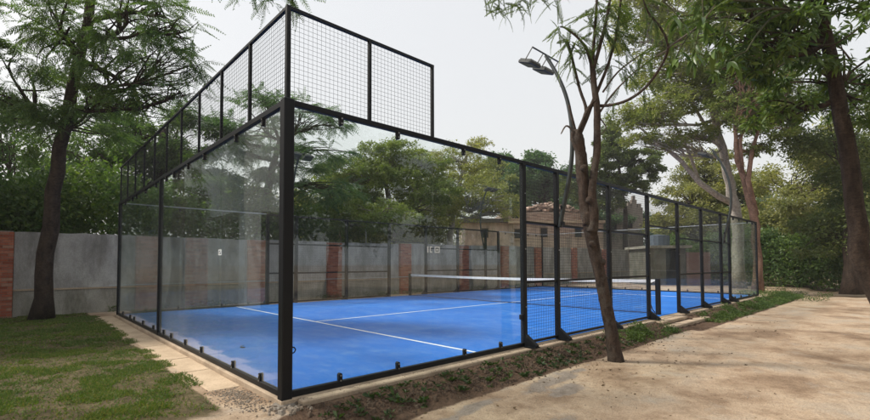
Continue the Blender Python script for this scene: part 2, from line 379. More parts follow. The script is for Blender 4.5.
def tree(name, label, cat, base, trunkpts, r0, blobs, nleaf, lmat, bmat, leaf=(.11, .05), subs=14, kind='leaf', group=None,
         fr=None, flat=.6, subr=(.2, .34), droop=.0, limbs=True, rt=None, sd=1):
    """trunkpts: world points from the ground up; blobs: (x,y,z,rx,ry,rz) in world"""
    global rng
    rng = np.random.default_rng(sd*101+5); random.seed(sd)
    base = np.array(base, float); t = thing(name, label, cat, base, 0, group); tp = [np.array(p, float)-base for p in trunkpts]
    mb = MB(); k = len(tp)
    # smooth the trunk line
    ts = np.linspace(0, k-1, (k-1)*4+1); TP = np.array([[np.interp(s, range(k), [p[c] for p in tp]) for c in range(3)] for s in ts])
    TP[1:-1] += rng.normal(scale=r0*.12, size=TP[1:-1].shape)
    rr = np.interp(ts, [0, .25, k-1], [r0*1.45, r0, (rt or r0*.45)])
    mb.tube(TP, rr, 9, True, .05)
    tot = sum(b[3]*b[4]*b[5] for b in blobs)**1.0; allq = []
    wsum = sum((b[3]*b[4]*b[5])**(2/3) for b in blobs)
    for b in blobs:
        c = np.array(b[:3], float)-base; rad = np.array(b[3:6], float); mr = rad.mean()
        # limb from the trunk
        i0 = int(len(TP)*.45); d = np.linalg.norm(TP[i0:]-c, axis=1)+np.abs(rng.normal(scale=.3, size=len(TP)-i0)); ii = i0+int(np.argmin(d + .6*np.maximum(0, TP[i0:, 2]-c[2])))
        a = TP[ii]; lr = min(rr[ii]*.75, .03+.028*mr*2)
        lp = curve_pts(a, c, -.06, 9, .07)
        if limbs: mb.tube(lp, np.linspace(lr, lr*.35, 9), 6, True)
        u = unit(rng.normal(size=(subs, 3))); s = rng.random(subs)**(1/2.6)
        sc_ = c + u*s[:, None]*rad
        nn = int(nleaf*(b[3]*b[4]*b[5])**(2/3)/wsum/subs)
        for q in sc_:
            j = int(rng.integers(3, 9)); e = curve_pts(lp[j], q, .04, 5, .09)
            if limbs: mb.tube(e, np.linspace(lr*.36, .006, 5), 4, False)
            sr = mr*rng.uniform(*subr); m = max(3, int(nn*rng.uniform(.55, 1.5)))
            if kind == 'leaf':
                P = q + rng.normal(size=(m, 3))*sr*np.array([.55, .55, .55*flat])
                D = unit(rng.normal(size=(m, 3))*np.array([1, 1, .7]) + unit(P-q)*.6 + np.array([0, 0, -droop]))
                l = leaf[0]*rng.uniform(.6, 1.35, m)
                allq.append(leaf_quads(P, D, l, l*leaf[1]/leaf[0], .25, .1))
            else:
                m = max(2, m//(len(fr)))
                P = q + rng.normal(size=(m, 3))*sr*np.array([.6, .6, .6*flat])
                D = unit(rng.normal(size=(m, 3))*np.array([1, 1, .25]) + unit(P-c)*.9 + np.array([0, 0, -droop]))
                allq.append(place_quads(fr, P, D, rng.uniform(.7, 1.3, m)))
    mb.build('trunk', bmat, t, True)
    link('crown', quads_mesh('crown', np.concatenate(allq), lmat), t)
    return t

# ================================================================== GROUND
def axis(lo, hi, f, far):
    a = np.arange(lo, hi+f/2, f); ext = []
    d = f; x = a[-1]
    while x < far: d *= 1.35; x += d; ext.append(x)
    e2 = []; d = f; x = a[0]
    while x > -far: d *= 1.35; x -= d; e2.append(x)
    return np.concatenate([e2[::-1], a, ext])
gx = axis(-6, 22, .075, 400); gy = axis(-6, 12, .075, 400)
GX, GY = np.meshgrid(gx, gy, indexing='ij')
def ground_h(x, y):
    t = np.clip((-.20-y)/.55, 0, 1); t = t*t*(3-2*t)
    h = -.075 - .145*t
    h = h + (fbm(x*.7, y*.7, 3)-.5)*.05*np.clip((np.abs(y-5)-5.3)*2, 0, 1)
    bed = np.clip(1-np.abs(y+.50)/.38, 0, 1)*(x > -.1)
    h = h + (fbm(x*7, y*7, 9, 3)-.45)*.10*bed + .015*bed
    path = (y < -.9) | (x < -.5)
    h = h + (fbm(x*2.2, y*2.2, 21, 4)-.5)*.035*path
    far = np.clip((np.hypot(x-8, y-4)-35)/80, 0, 1)
    return h + far*.4
GZ = ground_h(GX, GY)
under = (GX > .1) & (GX < 20.1) & (GY > .05) & (GY < 10.3)
GZ[under] = -.19
wig = (fbm(GX*1.1, GY*1.1, 33, 3)-.5)
soil = np.clip(1-np.abs(GY+.47+wig*.12)/(.40), 0, 1)*(GX > .0)*(GX < 9.3); soil = np.clip(soil*3, 0, 1)
soil = np.maximum(soil, np.clip((1-np.abs(GY+.62)/.5)*3, 0, 1)*(GX > 9.3)*(GX < 24))
soil = np.maximum(soil, np.clip((1-np.hypot((GX-.5)/1.1, (GY+.55)/.40))*4, 0, 1))
lawn = np.clip((-.42-GX+wig*.16)*8, 0, 1)*np.clip((GY-.1+wig*.6)*3, 0, 1)
lawn = np.maximum(lawn, np.clip((-GX-1.5)*2, 0, 1)*np.clip((GY+1.4+wig)*1.5, 0, 1))
lawn = np.maximum(lawn, .45*((GY > 12.3) | (GX > 26)))
wet = np.zeros_like(GX)
for cx, cy, a, b_, s in ((3.3, -1.02, 1.0, .12, .85), (2.9, -1.40, .45, .16, .75), (1.4, -1.1, .9, .12, .75), (2.0, -1.9, .7, .18, .6)):
    wet = np.maximum(wet, s*np.clip(1.5-1.1*np.hypot((GX-cx)/a, (GY-cy-.08*(GX-cx))/b_)+(fbm(GX*3, GY*6, 91, 5)-.55)*2.6, 0, 1))
nx, ny = GX.shape
me = bpy.data.meshes.new('ground'); V = np.stack([GX, GY, GZ], -1).reshape(-1, 3)
idx = np.arange(nx*ny).reshape(nx, ny); F = np.stack([idx[:-1, :-1], idx[1:, :-1], idx[1:, 1:], idx[:-1, 1:]], -1).reshape(-1, 4)
me.vertices.add(len(V)); me.vertices.foreach_set('co', V.reshape(-1).astype(np.float32))
me.loops.add(F.size); me.loops.foreach_set('vertex_index', F.reshape(-1).astype(np.int32))
me.polygons.add(len(F)); me.polygons.foreach_set('loop_start', np.arange(0, F.size, 4, dtype=np.int32)); me.polygons.foreach_set('loop_total', np.full(len(F), 4, dtype=np.int32))
me.update(calc_edges=True); me.shade_smooth(); me.materials.append(M_GROUND)
ca = me.color_attributes.new('zones', 'FLOAT_COLOR', 'POINT')
ca.data.foreach_set('color', np.stack([soil, lawn, wet, np.ones_like(wet)], -1).reshape(-1).astype(np.float32))
link('ground', me, kind='structure')

# ---- court base, turf and lines
W_, LN = 10.16, 20.0
mb = MB(); mb.bevbox(-.06, LN+.2, -.062, W_+.2, -.30, -.012, .012); mb.build('court_slab', M_SLAB, kind='structure')
mb = MB(); mb.bevbox(.10, LN+.2, -.185, -.065, -.30, -.022, .012); mb.build('kerb', M_SLAB, kind='structure')
mb = MB(); mb.box(.02, LN-.02, .02, W_-.02, -.006, 0); floor = mb.build('court_floor', M_TURF, kind='structure')
mb = MB(); mb.box(3.0, 3.05, .03, W_-.03, .0005, .004); mb.build('service_line', M_WHITE, floor)
mb = MB(); mb.box(16.95, 17.0, .03, W_-.03, .0005, .004); mb.build('service_line', M_WHITE, floor)
mb = MB(); mb.box(3.052, 16.948, W_/2-.025, W_/2+.025, .0005, .004); mb.build('centre_line', M_WHITE, floor)

# ---- paved strip along the back wall, poured in pieces
strip = MB(); strip.box(-.385, -.075, .95, 10.6, -.25, -.085)
strip = strip.build('paved_strip', M_SLABGREY, kind='structure')
y = .98
for i, l in enumerate([1.15, 1.0, 1.45, 1.2, 1.5, 1.3, 1.4, .55]):
    mb = MB(); o = random.uniform(-.012, .012); z = -.062+random.uniform(-.006, .004)
    mb.bevbox(-.40+o, -.072, y, y+l-.022, -.2, z, .010)
    mb.build('paving_slab', M_APRON, strip); y += l

# ---- entrance step blocks by the net
st = thing('entrance_step', 'low step of two concrete blocks at the gate opening beside the net post', 'step', (9.9, -.3, -.2))
mb = MB(); mb.bevbox(-1.0, .62, -.06, .12, -.02, .17, .014); mb.build('block', M_SLAB, st)
mb = MB(); mb.bevbox(-1.15, 1.6, -.30, -.07, -.06, .09, .016); mb.build('block', M_SLAB, st)

# ---- loose stones by the corner, soil clods, lawn, ground cover
def stones(name, xy, s, mat, hz=None):
    mb = MB()
    for (x, y), r in zip(xy, s):
        z = float(ground_h(np.array([x]), np.array([y]))[0]) if hz is None else hz
        a = random.uniform(0, 6); pts = []
        for k in range(5): pts.append((x+math.cos(a+k*1.257)*r*random.uniform(.7, 1.2), y+math.sin(a+k*1.257)*r*random.uniform(.7, 1.2), z-.2*r))
        q = [(p[0]*.5+x*.5+random.uniform(-.1, .1)*r, p[1]*.5+y*.5, z+r*random.uniform(.5, .9)) for p in pts]
        mb.add(pts+q, [(5, 6, 7, 8, 9)]+[(i, (i+1) % 5, 5+(i+1) % 5, 5+i) for i in range(5)])
    return mb.build(name, mat, kind='stuff')
xy = [(random.gauss(-.24, .10), random.gauss(.55, .28)) for _ in range(900)]
xy = [p for p in xy if -.48 < p[0] < -.07 and 0 < p[1] < 1.15]
stones('gravel', xy, [random.uniform(.004, .013) for _ in xy], M_STONE)
xy = [(random.gauss(-.06, .10), random.gauss(-.12, .09)) for _ in range(90)]
o = stones('rubble', [p for p in xy if not (-.05 < p[0] < .06 and -.05 < p[1] < .06)], [random.uniform(.012, .035) for _ in xy], M_STONE)
o['label'] = 'broken concrete rubble round the foot of the corner post'
xy = [(random.uniform(.05, 9), random.gauss(-.5, .15)) for _ in range(4200)]; xy = [p for p in xy if -.86 < p[1] < -.19]
stones('soil_clods', xy, [random.uniform(.005, .020)*(2.0 if random.random() < .15 else 1) for _ in xy], M_CLOD)
xy = [(random.uniform(.1, 20), random.uniform(-.185, -.07)) for _ in range(500)]
stones('spilled_soil', xy, [random.uniform(.003, .009) for _ in xy], M_CLOD, -.023)
xy = [(random.uniform(-2, 12), -.8-abs(random.gauss(0, 1.2))) for _ in range(1100)]
stones('pebbles', xy, [random.uniform(.003, .009) for _ in xy], M_STONE)

rng = np.random.default_rng(5)
def blades(n, x0, x1, y0, y1, dens, h, wid, lean=.5):
    x = rng.uniform(x0, x1, n); y = rng.uniform(y0, y1, n); k = dens(x, y) > rng.random(n); x, y = x[k], y[k]
    z = ground_h(x, y)-.004; P = np.stack([x, y, z], 1); D = unit(np.stack([rng.normal(scale=lean, size=len(x)), rng.normal(scale=lean, size=len(x)), np.ones(len(x))], 1))
    l = h*rng.uniform(.5, 1.3, len(x)); return leaf_quads(P, D, l, wid*rng.uniform(.7, 1.3, len(x)), .1, .15)
def lawn_d(x, y):
    a = np.clip((-.47-x+(fbm(x*1.1, y*1.1, 33, 3)-.5)*.16)*7, 0, 1)*np.clip((y-.25)*2, 0, 1)
    a = np.maximum(a, np.clip((-x-1.6)*2, 0, 1)*np.clip((y+1.2)*1.5, 0, 1))
    return a*np.clip((fbm(x*3.2, y*3.2, 71, 5)-.45)*7, .08, 1)
q = [blades(190000, -3.2, -.42, -.5, 5.5, lawn_d, .045, .009, .8), blades(100000, -3.2, -.42, 5.5, 12, lawn_d, .055, .014, .8), blades(40000, -9, -3.2, -1.5, 12, lawn_d, .05, .014)]
q.append(blades(9000, -.56, -.36, .9, 11, lambda x, y: np.clip((fbm(y*4, y*0, 6, 3)-.42)*7, 0, 1), .05, .009, .9))
link('lawn_grass', quads_mesh('lawn_grass', np.concatenate(q), L_GRASS), kind='stuff')
def cover_d(x, y):
    a = np.clip((x-6.2)*1.2, 0, 1)*np.clip((8.9-x)*3, 0, 1)*np.clip(1-np.abs(y+.50)/.33, 0, 1)*2
    b = np.clip((x-10.9)*2, 0, 1)*np.clip(1-np.abs(y+.62)/.42, 0, 1)*2
    return np.clip(a+b, 0, 1)*np.clip((fbm(x*2.0, y*2.6, 5, 4)-.40)*8, .05, 1)
x = rng.uniform(6, 24, 110000); y = rng.uniform(-1.1, -.15, 110000); k = cover_d(x, y) > rng.random(110000); x, y = x[k], y[k]
z = ground_h(x, y)+rng.random(len(x))**1.5*.16*np.clip(fbm(x*2.0, y*2.6, 5, 4)*2-.5, .2, 1)
P = np.stack([x, y, z], 1); D = unit(rng.normal(size=P.shape)*np.array([1, 1, .5])+np.array([0, 0, .4]))
l = rng.uniform(.02, .055, len(x)); cov = [leaf_quads(P, D, l, l*.5)]
# weeds past the far end and behind the far side
x = np.concatenate([rng.uniform(20.3, 26, 9000), rng.uniform(0, 26, 9000)]); y = np.concatenate([rng.uniform(-2, 1.5, 9000), rng.uniform(11.75, 12.1, 9000)])
k = np.clip((fbm(x*1.3, y*1.3, 8, 3)-.5)*8, 0, 1) > rng.random(len(x)); x, y = x[k], y[k]
P = np.stack([x, y, ground_h(x, y)+rng.random(len(x))*.16], 1); D = unit(rng.normal(size=P.shape)+np.array([0, 0, .6])); l = rng.uniform(.03, .08, len(x))
cov.append(leaf_quads(P, D, l, l*.4))
link('ground_cover_weeds', quads_mesh('ground_cover', np.concatenate(cov), L_WEED), kind='stuff')

# dry leaf litter on the soil and the path
x = np.concatenate([rng.uniform(-1.5, 10, 420), rng.uniform(3, 7, 160), rng.uniform(-.5, 14, 160)]); y = np.concatenate([rng.normal(-.55, .25, 420), rng.normal(-1.2, .5, 160), -.9-np.abs(rng.normal(0, 1.4, 160))])
P = np.stack([x, y, ground_h(x, y)+.006], 1); D = unit(rng.normal(size=P.shape)*np.array([1, 1, .15])); l = rng.uniform(.02, .06, len(x))
link('leaf_litter', quads_mesh('leaf_litter', leaf_quads(P, D, l, l*.4, .5), M_LITTER), kind='stuff')
# seedlings in the soil bed
seedm = []
for v in range(5):
    q = []
    for k in range(5+v):
        a = k*2.4+v; el = rng.uniform(.35, 1.1); L = rng.uniform(.045, .085)
        D = np.array([[math.cos(a)*math.cos(el), math.sin(a)*math.cos(el), math.sin(el)]]); q.append(leaf_quads(np.array([[math.cos(a)*.004, math.sin(a)*.004, rng.uniform(0, .03)]]), D, L, L*.36, .3, .22))
    seedm.append(quads_mesh('seedling', np.concatenate(q), L_SEED))
n = 0
while n < 280:
    x = random.uniform(.15, 6.7); row = random.choice((-.32, -.45, -.58, -.70)); y = row+random.gauss(0, .035)
    if x < .6 and y > -.35: continue
    if math.hypot(x-4.95, y+.95) < .16: continue
    o = link('seedling', random.choice(seedm)); o.location = (x, y, float(ground_h(np.array([x]), np.array([y]))[0])-.004)
    s = random.uniform(.5, 1.0)*(1.5 if random.random() < .25 else 1); o.scale = (s, s, s); o.rotation_euler = (0, 0, random.uniform(0, 6.28))
    tag(o, 'small dark green seedling in the brown soil bed along the front glass', 'seedling', 'seedlings planted in the soil bed'); n += 1

# ================================================================== COURT ENCLOSURE
ZT, ZU = 2.985, 3.95
def wires(x0, x1, z0, z1, r=.0018, st=.05):
    mb = MB()
    def bar(a, b):
        d = Vector(b)-Vector(a); up = Vector((0, 1, 0)); s = d.normalized().cross(up)
        vs = []
        for p in (Vector(a), Vector(b)):
            for t in (0.3, 2.4, 4.5): vs.append(p+up*math.cos(t)*r+s*math.sin(t)*r)
        mb.add(vs, [(0, 1, 4, 3), (1, 2, 5, 4), (2, 0, 3, 5)])
    n = int(round((x1-x0)/st))
    for i in range(1, n): bar((x0+i*(x1-x0)/n, 0, z0), (x0+i*(x1-x0)/n, 0, z1))
    n = int(round((z1-z0)/st))
    for i in range(1, n): bar((x0, .004, z0+i*(z1-z0)/n), (x1, .004, z0+i*(z1-z0)/n))
    return mb
WCACHE = {}
def wire_panel(parent, x0, x1, z0, z1):
    key = (round(x1-x0, 2), round(z1-z0, 2), z0 > 2.9)
    if key not in WCACHE: WCACHE[key] = wires(0, x1-x0, 0, z1-z0, .0018 if z0 > 2.9 else .0026).mesh('wire_mesh', M_WIRE)
    o = link('wire_mesh', WCACHE[key], parent, 'stuff'); o.location = (x0, 0, z0); return o
def box_part(name, mat, parent, *a, bev=None, label=None):
    mb = MB()
    if bev: mb.bevbox(*a, bev)
    else: mb.box(*a)
    return mb.build(name, mat, parent, label=label)

def pane(parent, x0, x1, z0, z1, clamps, t=.012, mat=None):
    g = box_part('glass_pane', mat or M_GLASS, parent, x0+.006, x1-.006, -t/2, t/2, z0, z1)
    return g
clampm = None
def clamp(parent, x, z, up=True, side=1):
    """rounded steel plate with two bolts that holds the glass edge"""
    global clampm
    if clampm is None:
        mb = MB(); vs = []; k = 14
        for yy in (-.022, .022):
            for i in range(k):
                a = 2*math.pi*i/k; vs.append((.022*math.cos(a), yy, .026*math.sin(a)+(.028 if math.sin(a) > 0 else -.028)))
        mb.add(vs, [tuple(range(k)), tuple(range(2*k-1, k-1, -1))]+[(i, i+k, (i+1) % k+k, (i+1) % k) for i in range(k)])
        b = MB()
        for zz in (-.028, .028): b.tube([(0, -.028, zz), (0, .028, zz)], .010, 8)
        clampm = (mb.mesh('clamp', M_BLACK), b.mesh('bolt', M_CHROME))
    o = link('clamp', clampm[0], parent); o.location = (x, 0, z); c = link('bolt', clampm[1], o)

def gusset(parent, x, s=-1):
    mb = MB()   # triangular foot plate, s: outward side in local y
    y0, y1 = s*.045, s*.25
    for xx in (x-.035, x+.035):
        t = .004; mb.add([(xx-t, y0, .005), (xx+t, y0, .005), (xx+t, y1, .005), (xx-t, y1, .005), (xx-t, y0, .18), (xx+t, y0, .18), (xx+t, y1, .03), (xx-t, y1, .03)],
                         [(0, 1, 2, 3), (4, 7, 6, 5), (0, 4, 5, 1), (1, 5, 6, 2), (2, 6, 7, 3), (3, 7, 4, 0)])
    mb.add([(x-.03, y0, .18), (x+.03, y0, .18), (x+.03, y1, .03), (x-.03, y1, .03), (x-.03, y0, .155), (x+.03, y0, .155), (x+.03, y1, .008), (x-.03, y1, .008)],
           [(0, 3, 2, 1), (4, 5, 6, 7), (0, 1, 5, 4), (2, 3, 7, 6), (1, 2, 6, 5), (3, 0, 4, 7)])
    mb.box(x-.07, x+.07, min(y0, y1), max(y0, y1)+.0, -.012, .004)
    return mb.build('gusset', M_BLACK, parent)

def post(parent, x, z1, w=.08, z0=-.01, d=None):
    d = d or w
    o = box_part('post', M_BLACK, parent, x-w/2, x+w/2, -d/2, d/2, z0, z1, bev=.006)
    return o

def side_fence(name, label, loc, rz, out_s, near=True):
    """the 20 m side: glass, mesh, gate opening at the net, mesh, glass. local x runs along, out_s = outer side in local y"""
    f = thing(name, label, 'fence', loc, rz)
    ps = [4, 5, 7, 9, 11, 13, 15, 16]
    for x in ps:
        p = post(f, x, ZT-.06, .08 if near else .10)
        gusset(f, x, out_s)
        for zz in (.62, 1.55, 2.45):
            b = MB(); b.tube([(x, out_s*.041, zz), (x, out_s*.05, zz)], .012, 8); b.build('bolt', M_CHROME, p)
    chan = M_BLACK if near else M_CHANNEL
    for (a, b) in ((0.05, 3.96), (16.04, 19.95)):
        if near: box_part('top_rail', M_BLACK, f, a, b, -.03, .03, ZT-.058, ZT, bev=.005)
        else: box_part('top_rail', M_CHANNEL, f, a, b, -.015, .015, ZT-.03, ZT)
        box_part('base_rail', M_BLACK, f, a, b, -.03, .03, -.012, .05, bev=.005)
    box_part('top_rail', M_BLACK, f, 3.96, 16.04, -.032, .032, ZT-.062, ZT+.002, bev=.005)
    for a, b in zip(ps[:-1], ps[1:]):
        a2, b2 = a+.04, b-.04
        if a == 9:
            box_part('lintel', M_BLACK, f, a2, b2, -.02, .02, 2.2, 2.24); wire_panel(f, a2, b2, 2.24, ZT-.062); continue
        for zz in (0.02, .99, 1.97):
            box_part('mid_rail' if zz > .5 else 'base_rail', M_BLACK, f, a2, b2, -.02, .02, zz, zz+(.04 if near else .055))
        for z0, z1 in ((.06, .99), (1.03, 1.97), (2.01, ZT-.062)): wire_panel(f, a2, b2, z0, z1)
    for a, b in ((.03, 2), (2, 3.96), (16.04, 18), (18, 19.97)):
        pane(f, a, b, .05, ZT-.058 if near else ZT-.03, None)
    for x in (.62, 1.42, 2.6, 3.4, 16.6, 17.4, 18.6, 19.4):
        clamp(f, x, .080)
        clamp(f, x, ZT-.09)
    return f
nf = side_fence('court_side_fence', 'near long side fence, black posts with clear glass panes beside the tall corner post', (0, 0, 0), 0, -1)
cp = box_part('corner_post', M_BLACK, nf, -.055, .055, -.055, .055, -.16, ZT+.002, bev=.008)
mb = MB(); mb.tube([(.056, -.02, .42), (.085, -.02, .43), (.10, -.02, .455), (.085, -.02, .48), (.056, -.02, .485)], .007, 6); mb.build('hook', M_BLACK, cp)
mb = MB(); mb.bevbox(-.10, .10, -.10, .10, -.16, -.055, .02); mb.build('footing', M_SLABGREY, cp)
# lock box on the first mesh post
mb = MB(); mb.bevbox(3.905, 3.958, -.03, .03, .42, .50, .006); mb.build('latch', M_BLACK, nf)
# mesh raised above the glass next to the corner
for x in (1.0, 2.0): box_part('upper_post', M_BLACK, nf, x-.018, x+.018, -.018, .018, ZT+.001, ZU-.03)
box_part('upper_rail', M_BLACK, nf, .022, 2.02, -.018, .018, ZU-.03, ZU+.002)
for a, b in ((.022, .982), (1.018, 1.982)): wire_panel(nf, a, b, ZT, ZU-.03)
# sticker on the glass joint
mb = MB()
def sbox(m, x0, x1, z0, z1): m.box(x0, x1, -.0085, -.0068, z0, z1)
sbox(mb, 1.90, 1.918, 1.46, 1.54)
for r in ((1.945, 1.985, 1.525, 1.54), (1.945, 1.985, 1.46, 1.475), (1.945, 1.958, 1.475, 1.525)): sbox(mb, *r)
for r in ((2.03, 2.12, 1.527, 1.54), (2.03, 2.12, 1.46, 1.472), (2.03, 2.042, 1.472, 1.527), (2.108, 2.12, 1.472, 1.527), (2.06, 2.09, 1.49, 1.51)): sbox(mb, *r)
mb.build('sticker', M_STICKER, nf, label='small white printed sticker across the glass joint')

ff = side_fence('court_side_fence', 'far long side fence of the court, in front of the grey wall with brick pillars', (0, W_, 0), 0, 1, near=False)

def end_wall(label, loc, near=True):
    f = thing('court_back_wall', label, 'glass wall', loc, R(90)); L = W_
    if near:
        box_part('top_rail', M_BLACK, f, .058, L-.04, -.03, .03, ZT-.06, ZT+.004, bev=.005)
        box_part('base_rail', M_BLACK, f, .058, L-.04, -.025, .025, -.012, .05, bev=.005)
        post(f, 5.45, ZT-.06, .07); post(f, L, ZT+.002, .08)
        panes = [(.06, 2), (2, 4), (4, 5.41), (5.49, 7.4), (7.4, 8.8), (8.8, L-.045)]
        cl = [.6, 1.45, 2.75, 3.6, 4.5, 5.05, 5.9, 6.9, 7.9, 8.4, 9.4]
        box_part('upper_post', M_BLACK, f, -.022, .022, -.022, .022, ZT+.003, ZU+.003)
        for i in range(1, 11): box_part('upper_post', M_BLACK, f, i*L/10-.016, i*L/10+.016, -.016, .016, ZT+.005, ZU-.03)
        box_part('upper_rail', M_BLACK, f, .022, L+.016, -.018, .018, ZU-.03, ZU)
        for i in range(10): wire_panel(f, (.022 if i == 0 else i*L/10+.016), (i+1)*L/10-.016, ZT+.004, ZU-.03)
    else:
        box_part('top_rail', M_CHANNEL, f, .0, L, -.015, .015, ZT-.03, ZT)
        box_part('base_rail', M_BLACK, f, .045, L-.04, -.025, .025, -.012, .05)
        post(f, 0.0, ZT, .07); post(f, L, ZT, .07)
        panes = [(.04, 2), (2, 4), (4, 6), (6, 8), (8, L-.04)]; cl = [.6, 1.4, 2.6, 3.4, 4.6, 5.4, 6.6, 7.4, 8.6, 9.4]
    for a, b in panes: pane(f, a, b, .05, ZT-(.06 if near else .03), None, mat=M_GLASSDUSTY if near else None)
    for x in cl:
        clamp(f, x, .080)
        if near: clamp(f, x, ZT-.09)
    return f
bw = end_wall('left end wall of the court, black framed glass with raised black wire mesh above', (0, 0, 0))
ew = end_wall('distant right end wall of the court, clear glass with thin pale top channel', (LN, 0, 0), False)
mb = MB()   # sticker: outlined rectangle with a slanted stroke, on the outside of the back glass (local y = -x world)
for r in ((1.93, 2.05, 1.50, 1.512), (1.93, 2.05, 1.438, 1.45), (1.93, 1.945, 1.45, 1.50), (2.035, 2.05, 1.45, 1.50)): mb.box(r[0], r[1], .0068, .0085, r[2], r[3])
mb.add([(1.955, .007, 1.488), (1.975, .007, 1.496), (2.02, .007, 1.462), (2.0, .007, 1.456), (1.955, .0085, 1.488), (1.975, .0085, 1.496), (2.02, .0085, 1.462), (2.0, .0085, 1.456)], [(0, 1, 2, 3), (7, 6, 5, 4), (0, 4, 5, 1), (1, 5, 6, 2), (2, 6, 7, 3), (3, 7, 4, 0)])
mb.build('sticker', M_STICKER, bw, label='small white outlined sticker on the end glass')

# ---- net
nt_ = thing('court_net', 'black padel net with white top tape stretched across the blue court between two black posts', 'net', (10, 0, 0))
for y in (.16, W_-.12):
    p = MB(); p.bevbox(-.045, .045, y-.055, y+.055, 0, .92, .01); p = p.build('net_post', M_BLACK, nt_)
ys = np.linspace(.22, W_-.18, 40)
zt = .88+.05*((ys-W_/2)/(W_/2))**2 - .03
mb = MB()
for i in range(len(ys)-1):
    a, b = ys[i], ys[i+1]; za, zb = zt[i], zt[i+1]; t = .006
    mb.add([(-t, a, za-.08), (t, a, za-.08), (t, a, za), (-t, a, za), (-t, b, zb-.08), (t, b, zb-.08), (t, b, zb), (-t, b, zb)], [(0, 4, 5, 1), (1, 5, 6, 2), (2, 6, 7, 3), (3, 7, 4, 0)])
mb.build('top_tape', M_TAPE, nt_)
mb = MB()
def cord(a, b, r=.0014):
    a = Vector(a); b = Vector(b); d = (b-a).normalized(); s = d.cross(Vector((1, 0, 0))); u = Vector((1, 0, 0)); vs = []
    for p in (a, b):
        for t in (0, 2.1, 4.2): vs.append(p+u*math.cos(t)*r+s*math.sin(t)*r)
    mb.add(vs, [(0, 1, 4, 3), (1, 2, 5, 4), (2, 0, 3, 5)])
for y in np.arange(.22, W_-.18, .043): cord((0, y, .03), (0, y, np.interp(y, ys, zt)-.05))
for k in range(20):
    fz = k/20
    for i in range(0, len(ys)-1, 3):
        j = min(i+3, len(ys)-1); cord((0, ys[i], .03+fz*(zt[i]-.08)), (0, ys[j], .03+fz*(zt[j]-.08)))
mb.build('netting', M_NET, nt_, kind='stuff')
mb = MB(); mb.tube([(0, y, .026+.006*math.sin(y*3)) for y in np.linspace(.2, W_-.15, 40)], .011, 5); mb.build('bottom_cord', M_NET, nt_)
mb = MB(); mb.tube([(0, .22, .84), (0, .33, .80), (-.02, .40, .60), (0, .36, .42), (.01, .36, .28), (0, .30, .12), (0, .24, .05)], .013, 6); mb.build('strap', M_NET, nt_, True)

# ---- floodlight poles, bowed out and over the court
PL = [(.03, 1.95), (.02, 2.05), (-.05, 2.35), (-.18, 2.86), (-.235, 3.29), (-.22, 3.82), (-.12, 4.3), (.07, 4.74), (.28, 5.11)]
def floodlight(x, y, s, label):
    t = thing('floodlight_pole', label, 'floodlight', (x, y, 0), 0, 'floodlight poles on the court fence posts')
    o = -.062
    P = []
    for i in range(len(PL)-1):
        for k in range(4):
            u = k/4; P.append((0, s*(o+PL[i][0]*(1-u)+PL[i+1][0]*u), PL[i][1]*(1-u)+PL[i+1][1]*u))
    P.append((0, s*(o+PL[-1][0]), PL[-1][1]))
    A = np.array(P); 
    for _ in range(5): A[1:-1] = (A[:-2]+2*A[1:-1]+A[2:])/4
    mb = MB(); mb.tube(A, np.linspace(.042, .032, len(A)), 10); pole = mb.build('pole', M_GREYPOLE, t, True)
    for z in (2.02, 2.3):
        mb = MB(); mb.bevbox(-.05, .05, -.018, .018, -.03, .03, .005); c = mb.build('bracket', M_BLACK, t); c.location = (0, s*(o+.012+(-.03 if z > 2 else 0)), z)
    tip = A[-1]
    mb = MB(); mb.tube([(-.42, tip[1], tip[2]+.02), (.42, tip[1], tip[2]+.02)], .016, 6)
    for xx in (-.42, -.08, .08, .42): mb.tube([(xx, tip[1], tip[2]+.02), (xx, tip[1]+s*.16, tip[2]-.16)], .010, 5)
    mb.tube([(0, tip[1]-s*.1, tip[2]-.10), (.3, tip[1]+s*.1, tip[2]-.06)], .010, 5)
    mb.build('cross_arm', M_LAMP, t)
    for xx in (-.22, .22):
        m = Matrix.Translation((xx, tip[1]+s*.20, tip[2]-.15)) @ Matrix.Rotation(-s*R(-22), 4, 'X')
        mb = MB(); mb.bevbox(-.16, .16, -.15, .15, -.03, .03, .012, m)
        for k in range(7): mb.box(-.14+k*.044, -.125+k*.044, -.13, .13, .0301, .052, m)
        h = mb.build('lamp_head', M_LAMP, t)
        mb = MB(); mb.box(-.135, .135, -.125, .125, -.034, -.0301, m); mb.build('lens', M_LENS, h)
floodlight(5, -.04, 1, 'tall curved grey-green floodlight pole nearest the camera, leaning over the near fence beside the trunk')
floodlight(15, -.04, 1, 'curved floodlight pole on the near fence beyond the net, half hidden by tree branches')
floodlight(5, W_+.04, -1, 'floodlight pole on the far fence seen just right of the black corner post')
floodlight(15, W_+.04, -1, 'floodlight pole on the far fence in front of the old brick house')

o = link('dry_leaf', quads_mesh('dry_leaf', leaf_quads(np.array([[.62, 3.0, .006], [.63, 3.03, .008]]), unit(np.array([[.6, -.8, .08], [.9, .3, .1]])), .10, .06), M_DRY))
tag(o, 'single dark fallen leaf on the blue court near the left glass', 'leaf')

